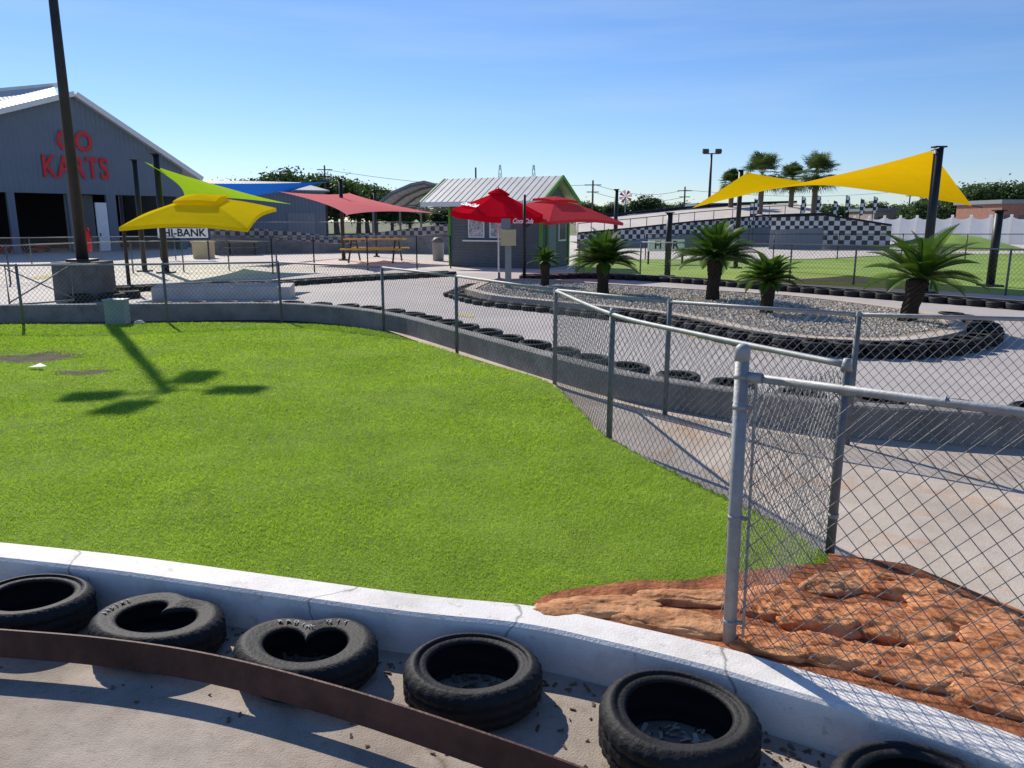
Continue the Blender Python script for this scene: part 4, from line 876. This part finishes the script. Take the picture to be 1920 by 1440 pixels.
# ------------------------------------------------------------ tall palms
def fan_palm(px, ytop, Y, wpx, label, seed):
    rd = random.Random(seed); p = at(px, 430, Y); p.z = 0; zt = at(px, ytop, Y).z; R = wpx/2*Y/F; zc = zt-R*.85
    t = empty('fan_palm', p, label, 'palm tree', 'tall fan palms'); b = MB(); b.path([(0,0,-.1),(.06,0,zc*.4),(.1,.05,zc*.75),(.08,0,zc)], [.28,.23,.22,.28], 10); b.build('trunk', 'bark', t, True)
    Q = []
    for f in range(95):
        az = rd.random()*6.283; el = math.radians(rd.uniform(-50,85)); L = R*rd.uniform(.36,.66); d = Vector((math.cos(az)*math.cos(el), math.sin(az)*math.cos(el), math.sin(el))); b0 = Vector((.08,0,zc)); hub = b0+d*L
        sd = d.cross(Vector((0,0,1))).normalized(); u_ = sd.cross(d)
        Q.append((b0-sd*.015, b0+sd*.015, hub+sd*.012, hub-sd*.012))
        for k in range(15):
            a = math.radians(-100+200*k/14); dirr = (d*math.cos(a)+sd*math.sin(a)); ln = R*.50*(.75+.25*math.cos(a))*rd.uniform(.85,1.1); tip = hub+dirr*ln+Vector((0,0,-.22*ln))+u_*.05; md = hub+dirr*ln*.55+u_*.04; pv = dirr.cross(u_).normalized()*.042
            Q.append((hub, md-pv, tip, md+pv))
    soup('crown', [[tuple(v) for v in q] for q in Q], 'palm2', t)
fan_palm(1366, 318, 72, 54, 'smaller fan palm at the left behind the sail post', 1)
fan_palm(1421, 285, 66, 92, 'tall fan palm with a full round crown right of the floodlight', 2)
fan_palm(1478, 306, 72, 66, 'fan palm partly hidden between the two tall ones', 3)
fan_palm(1521, 286, 66, 92, 'tallest fan palm with a wide crown nearest the yellow sail', 4)

# ------------------------------------------------------------ background trees
def tree_proto(name, seed, m, n=7000, leaf=.25):
    r = np.random.default_rng(seed); t = empty(name, (0,0,0), 'x', 'tree')
    b = MB(); b.path([(0,0,-.2),(.1,0,1.8),(0,.1,3.6)], [.32,.24,.14], 8)
    nc = 34; cc = r.normal(size=(nc,3)); cc /= np.linalg.norm(cc, axis=1)[:,None]; cc *= (.45+.55*r.random(nc)**.6)[:,None]; cc *= np.array([2.7,2.7,2.3]); cc[:,2] += 4.6; cc[:,2] = np.maximum(cc[:,2], 1.6)
    for k in range(6): b.path([(0,.05,2.2+.2*k), tuple(cc[k]*np.array([.5,.5,.75])), tuple(cc[k])], [.11,.07,.03], 6)
    b.build('trunk', 'wood', t)
    ci = r.integers(0, nc, n); rad = .55+.5*r.random(nc); pos = cc[ci]+r.normal(size=(n,3))*rad[ci][:,None]*.55
    a1 = r.normal(size=(n,3)); a1 /= np.linalg.norm(a1, axis=1)[:,None]; a2 = np.cross(a1, r.normal(size=(n,3))); a2 /= np.linalg.norm(a2, axis=1)[:,None]; s = leaf*(.5+.7*r.random(n))[:,None]
    soup('crown', np.stack([pos-a1*s, pos+a2*s*.5, pos+a1*s, pos-a2*s*.5], 1), m, t); return t
pro = [tree_proto('broadleaf_tree', 11, 'tree'), tree_proto('broadleaf_tree', 12, 'tree2'), tree_proto('broadleaf_tree', 13, 'tree')]
used = [False]*3
def tree(px, ytop, Y, wpx, label, group):
    k = random.randint(0, 2); p = at(px, 430, Y); p.z = -.1; zt = at(px, ytop, Y).z; sz = zt/7.4; sx = max(.5, wpx/2*Y/F/3.1)
    if not used[k]: used[k] = True; o = pro[k]; o.location = p; o.rotation_euler = (0,0,random.random()*6); o.scale = (sx,sx,sz); o['label'] = label; o['group'] = group
    else: dup(pro[k], p, random.random()*6, label, (sx,sx,sz), group)
for px, yt, w in [(385,345,60),(425,338,70),(462,330,80),(500,320,90),(545,312,100),(590,318,90),(632,326,90),(672,334,80),(705,345,70),(735,356,60),(520,340,90),(610,345,90),(690,356,80)]:
    tree(px, yt, random.uniform(120,140), w*1.25, 'green broadleaf tree in the distant line behind the left sails', 'trees behind the left sails')
for px, yt, w in [(1085,374,50),(1115,380,40),(1140,378,44),(1175,380,50),(1208,366,60),(1235,374,44),(1265,378,50),(1300,384,50),(1345,380,50),(1440,378,60),(1555,380,60),(1600,382,60),(1650,376,60),(1690,380,50),(770,385,60),(820,385,60)]:
    tree(px, yt, random.uniform(150,170), w*1.3, 'small distant tree on the horizon between the kiosk and the yellow sail', 'small distant trees on the horizon')
for px, yt, w in [(1730,372,70),(1775,346,90),(1815,340,80),(1855,336,90),(1900,344,80),(1945,338,100),(1990,340,100)]:
    tree(px, yt, random.uniform(105,118), w*1.25, 'dark green tree in the clump behind the white fence at right', 'trees behind the white fence')
for px in range(-60, 380, 60): tree(px, 350, 150, 110, 'green broadleaf tree beyond the kart building', 'trees beyond the kart building')
# far buildings
def far_building(x0, x1, yt, Y, m, label, nwin=4):
    a = at(x0,yt,Y); c = at(x1,yt,Y); t = empty('shop_building', (a.x,Y,0), label, 'building'); w = c.x-a.x
    b = MB(); b.bbox((0,0,0), (w,9,a.z)); b.build('wall', m, t); b = MB(); b.bbox((-.3,-.3,a.z+.01), (w+.3,9.3,a.z+.45)); b.build('roof', 'greysiding', t)
    for k in range(nwin): x = w*(k+.5)/nwin; b = MB(); b.bbox((x-w/nwin*.25,-.06,.8), (x+w/nwin*.25,-.004,2.6)); b.build('window', 'glass', t)
far_building(1195,1300,403,130,'shop','low reddish shop building far off left of the floodlight pole')
far_building(1310,1425,386,125,'brick','long brick building far off behind the floodlight pole',6)
far_building(1880,1990,382,88,'brick','brick building with grey roof at the far right edge')
far_building(1640,1760,396,120,'shop','pale low building behind the white fence under the yellow sail')
# poles and pylons
def upole(px, yt, Y, label, cross=True):
    p = at(px,430,Y); p.z = 0; zt = at(px,yt,Y).z; t = empty('utility_pole', p, label, 'utility pole'); b = MB(); b.tube((0,0,0), (0,0,zt), .16, .11, 8); b.build('pole', 'wood', t)
    if cross:
        for dz, wd in ((.6,2.2),(1.5,1.6)): b = MB(); b.box((0,0,zt-dz), (wd,.1,.12)); b.build('crossarm', 'wood', t)
    return p, zt
u1 = upole(1110,338,105,'wooden utility pole right of the kiosk roof'); u2 = upole(1281,350,120,'wooden utility pole left of the floodlight'); u3 = upole(893,314,110,'thin pole rising above the kiosk roof', False); u4 = upole(614,310,115,'wooden utility pole among the trees on the left'); u5 = upole(1700,352,150,'wooden utility pole behind the yellow sail')
def wirespan(a, b_, dz, label):
    t_ = MB(); pts = []
    for k in range(13): f_ = k/12; q = Vector((a[0].x,a[0].y,a[1]-dz)).lerp(Vector((b_[0].x,b_[0].y,b_[1]-dz)), f_); q.z -= 1.0*math.sin(math.pi*f_); pts.append(q)
    t_.path(pts, .025, 4); tag(t_.build('power_line', 'black'), label, 'cable')
wirespan(u1, u2, .5, 'upper power line between the two wooden poles right of the kiosk'); wirespan(u1, u2, 1.5, 'lower power line between the two wooden poles right of the kiosk'); wirespan(u2, u5, .5, 'power line running right past the tall palms'); wirespan(u4, u1, .6, 'power line from the left trees to the kiosk side pole')
for px, yt, lb in ((938,309,'slim lattice tower above the left end of the kiosk roof'), (1000,309,'slim lattice tower above the right end of the kiosk roof')):
    p = at(px,430,180); p.z = 0; zt = at(px,yt,180).z; t = empty('lattice_tower', p, lb, 'tower'); b = MB()
    for sx in (-1,1):
        for sy in (-1,1): b.tube((sx*1.3,sy*1.3,0), (sx*.15,sy*.15,zt), .06, n=5)
    for k in range(9):
        f0 = k/9; f1 = (k+1)/9; w0 = 1.3-1.15*f0; w1 = 1.3-1.15*f1; b.tube((-w0,-w0,zt*f0), (w1,-w1,zt*f1), .04, n=4); b.tube((w0,-w0,zt*f0), (-w1,-w1,zt*f1), .04, n=4)
    b.build('lattice', 'galv_dark', t); b = MB(); b.box((0,0,zt*.8), (5,.12,.12)); b.build('crossarm', 'galv_dark', t)
p = at(1327,430,76); p.z = 0; zt = at(1327,287,76).z; t = empty('floodlight_pole', p, 'tall dark floodlight pole with twin lamps left of the palms', 'light pole')
b = MB(); b.tube((0,0,0), (0,0,zt), .16, .1, 10); b.build('pole', 'bronze', t, True); b = MB(); b.box((0,0,zt-.05), (1.5,.09,.09)); b.build('crossarm', 'bronze', t)
for s_ in (-.6,.6): b = MB(); b.box((s_,-.15,zt+.15), (.55,.35,.35), 0, .5); b.build('lamp_head', 'bronze', t)
p = at(1171,430,90); p.z = 0; zc = at(1171,369,90).z; t = empty('pinwheel_sign', p, 'round red and white pinwheel on a pole far behind the lone black post', 'sign')
b = MB(); b.tube((0,0,0), (0,0,zc), .08, n=8); b.build('pole', 'galv_dark', t)
for k in range(8):
    a = k*math.pi/4; b = MB(); b.add([(0,-.1,zc),(.75*math.cos(a),-.1,zc+.75*math.sin(a)),(.75*math.cos(a+.5),-.16,zc+.75*math.sin(a+.5))], [(0,1,2)]); b.build('blade', 'red' if k % 2 else 'whitemetal', t)

# ------------------------------------------------------------ light and camera
EL = math.radians(37); AZ = math.atan2(-.525, .851)
sd = Vector((math.sin(AZ)*math.cos(EL), math.cos(AZ)*math.cos(EL), math.sin(EL)))
ld = bpy.data.lights.new('sun', 'SUN'); ld.energy = 5.0; ld.angle = math.radians(.5); ld.color = (1,.935,.83); lo = bpy.data.objects.new('sun', ld); COL.objects.link(lo); lo.rotation_euler = sd.to_track_quat('Z', 'Y').to_euler()
w = bpy.data.worlds.new('World'); S.world = w; w.use_nodes = True; N = w.node_tree.nodes; L = w.node_tree.links; bg = N['Background']
sk = N.new('ShaderNodeTexSky'); sk.sky_type = 'NISHITA'; sk.sun_disc = False; sk.sun_elevation = EL; sk.sun_rotation = AZ; sk.air_density = 1.0; sk.dust_density = .1; sk.ozone_density = 3.0; sk.altitude = 50
hs = N.new('ShaderNodeHueSaturation'); hs.inputs['Saturation'].default_value = 1.12; L.new(sk.outputs[0], hs.inputs['Color'])
tn = N.new('ShaderNodeMix'); tn.data_type = 'RGBA'; tn.blend_type = 'MULTIPLY'; tn.inputs[0].default_value = 1; tn.inputs[7].default_value = (.80,.89,1.12,1); L.new(hs.outputs[0], tn.inputs[6])
tc = N.new('ShaderNodeTexCoord'); mp = N.new('ShaderNodeMapping'); mp.inputs['Rotation'].default_value = (0,math.radians(-9),0); mp.inputs['Scale'].default_value = (1.1,1.1,13)
nz = N.new('ShaderNodeTexNoise'); nz.inputs['Scale'].default_value = 1.6; nz.inputs['Detail'].default_value = 7; nz.inputs['Roughness'].default_value = .55
cr = N.new('ShaderNodeValToRGB'); cr.color_ramp.elements[0].position = .50; cr.color_ramp.elements[0].color = (0,0,0,1); cr.color_ramp.elements[1].position = .85; cr.color_ramp.elements[1].color = (.3,.3,.3,1)
L.new(tc.outputs['Generated'], mp.inputs['Vector']); L.new(mp.outputs[0], nz.inputs['Vector']); L.new(nz.outputs['Fac'], cr.inputs['Fac'])
mx = N.new('ShaderNodeMix'); mx.data_type = 'RGBA'; L.new(cr.outputs['Color'], mx.inputs[0]); L.new(tn.outputs[2], mx.inputs[6]); mx.inputs[7].default_value = (5.5,6.8,8.2,1)
L.new(mx.outputs[2], bg.inputs['Color']); bg.inputs['Strength'].default_value = .112
S.view_settings.view_transform = 'Standard'; S.view_settings.look = 'None'; S.view_settings.exposure = 0
cam = bpy.data.cameras.new('camera'); cam.sensor_fit = 'HORIZONTAL'; cam.sensor_width = 36; cam.lens = 36*F/1920; cam.clip_end = 4000; cam.clip_start = .05
co = bpy.data.objects.new('camera', cam); COL.objects.link(co); co.location = (0,0,H); co.rotation_euler = (math.pi/2-PITCH,0,0); S.camera = co
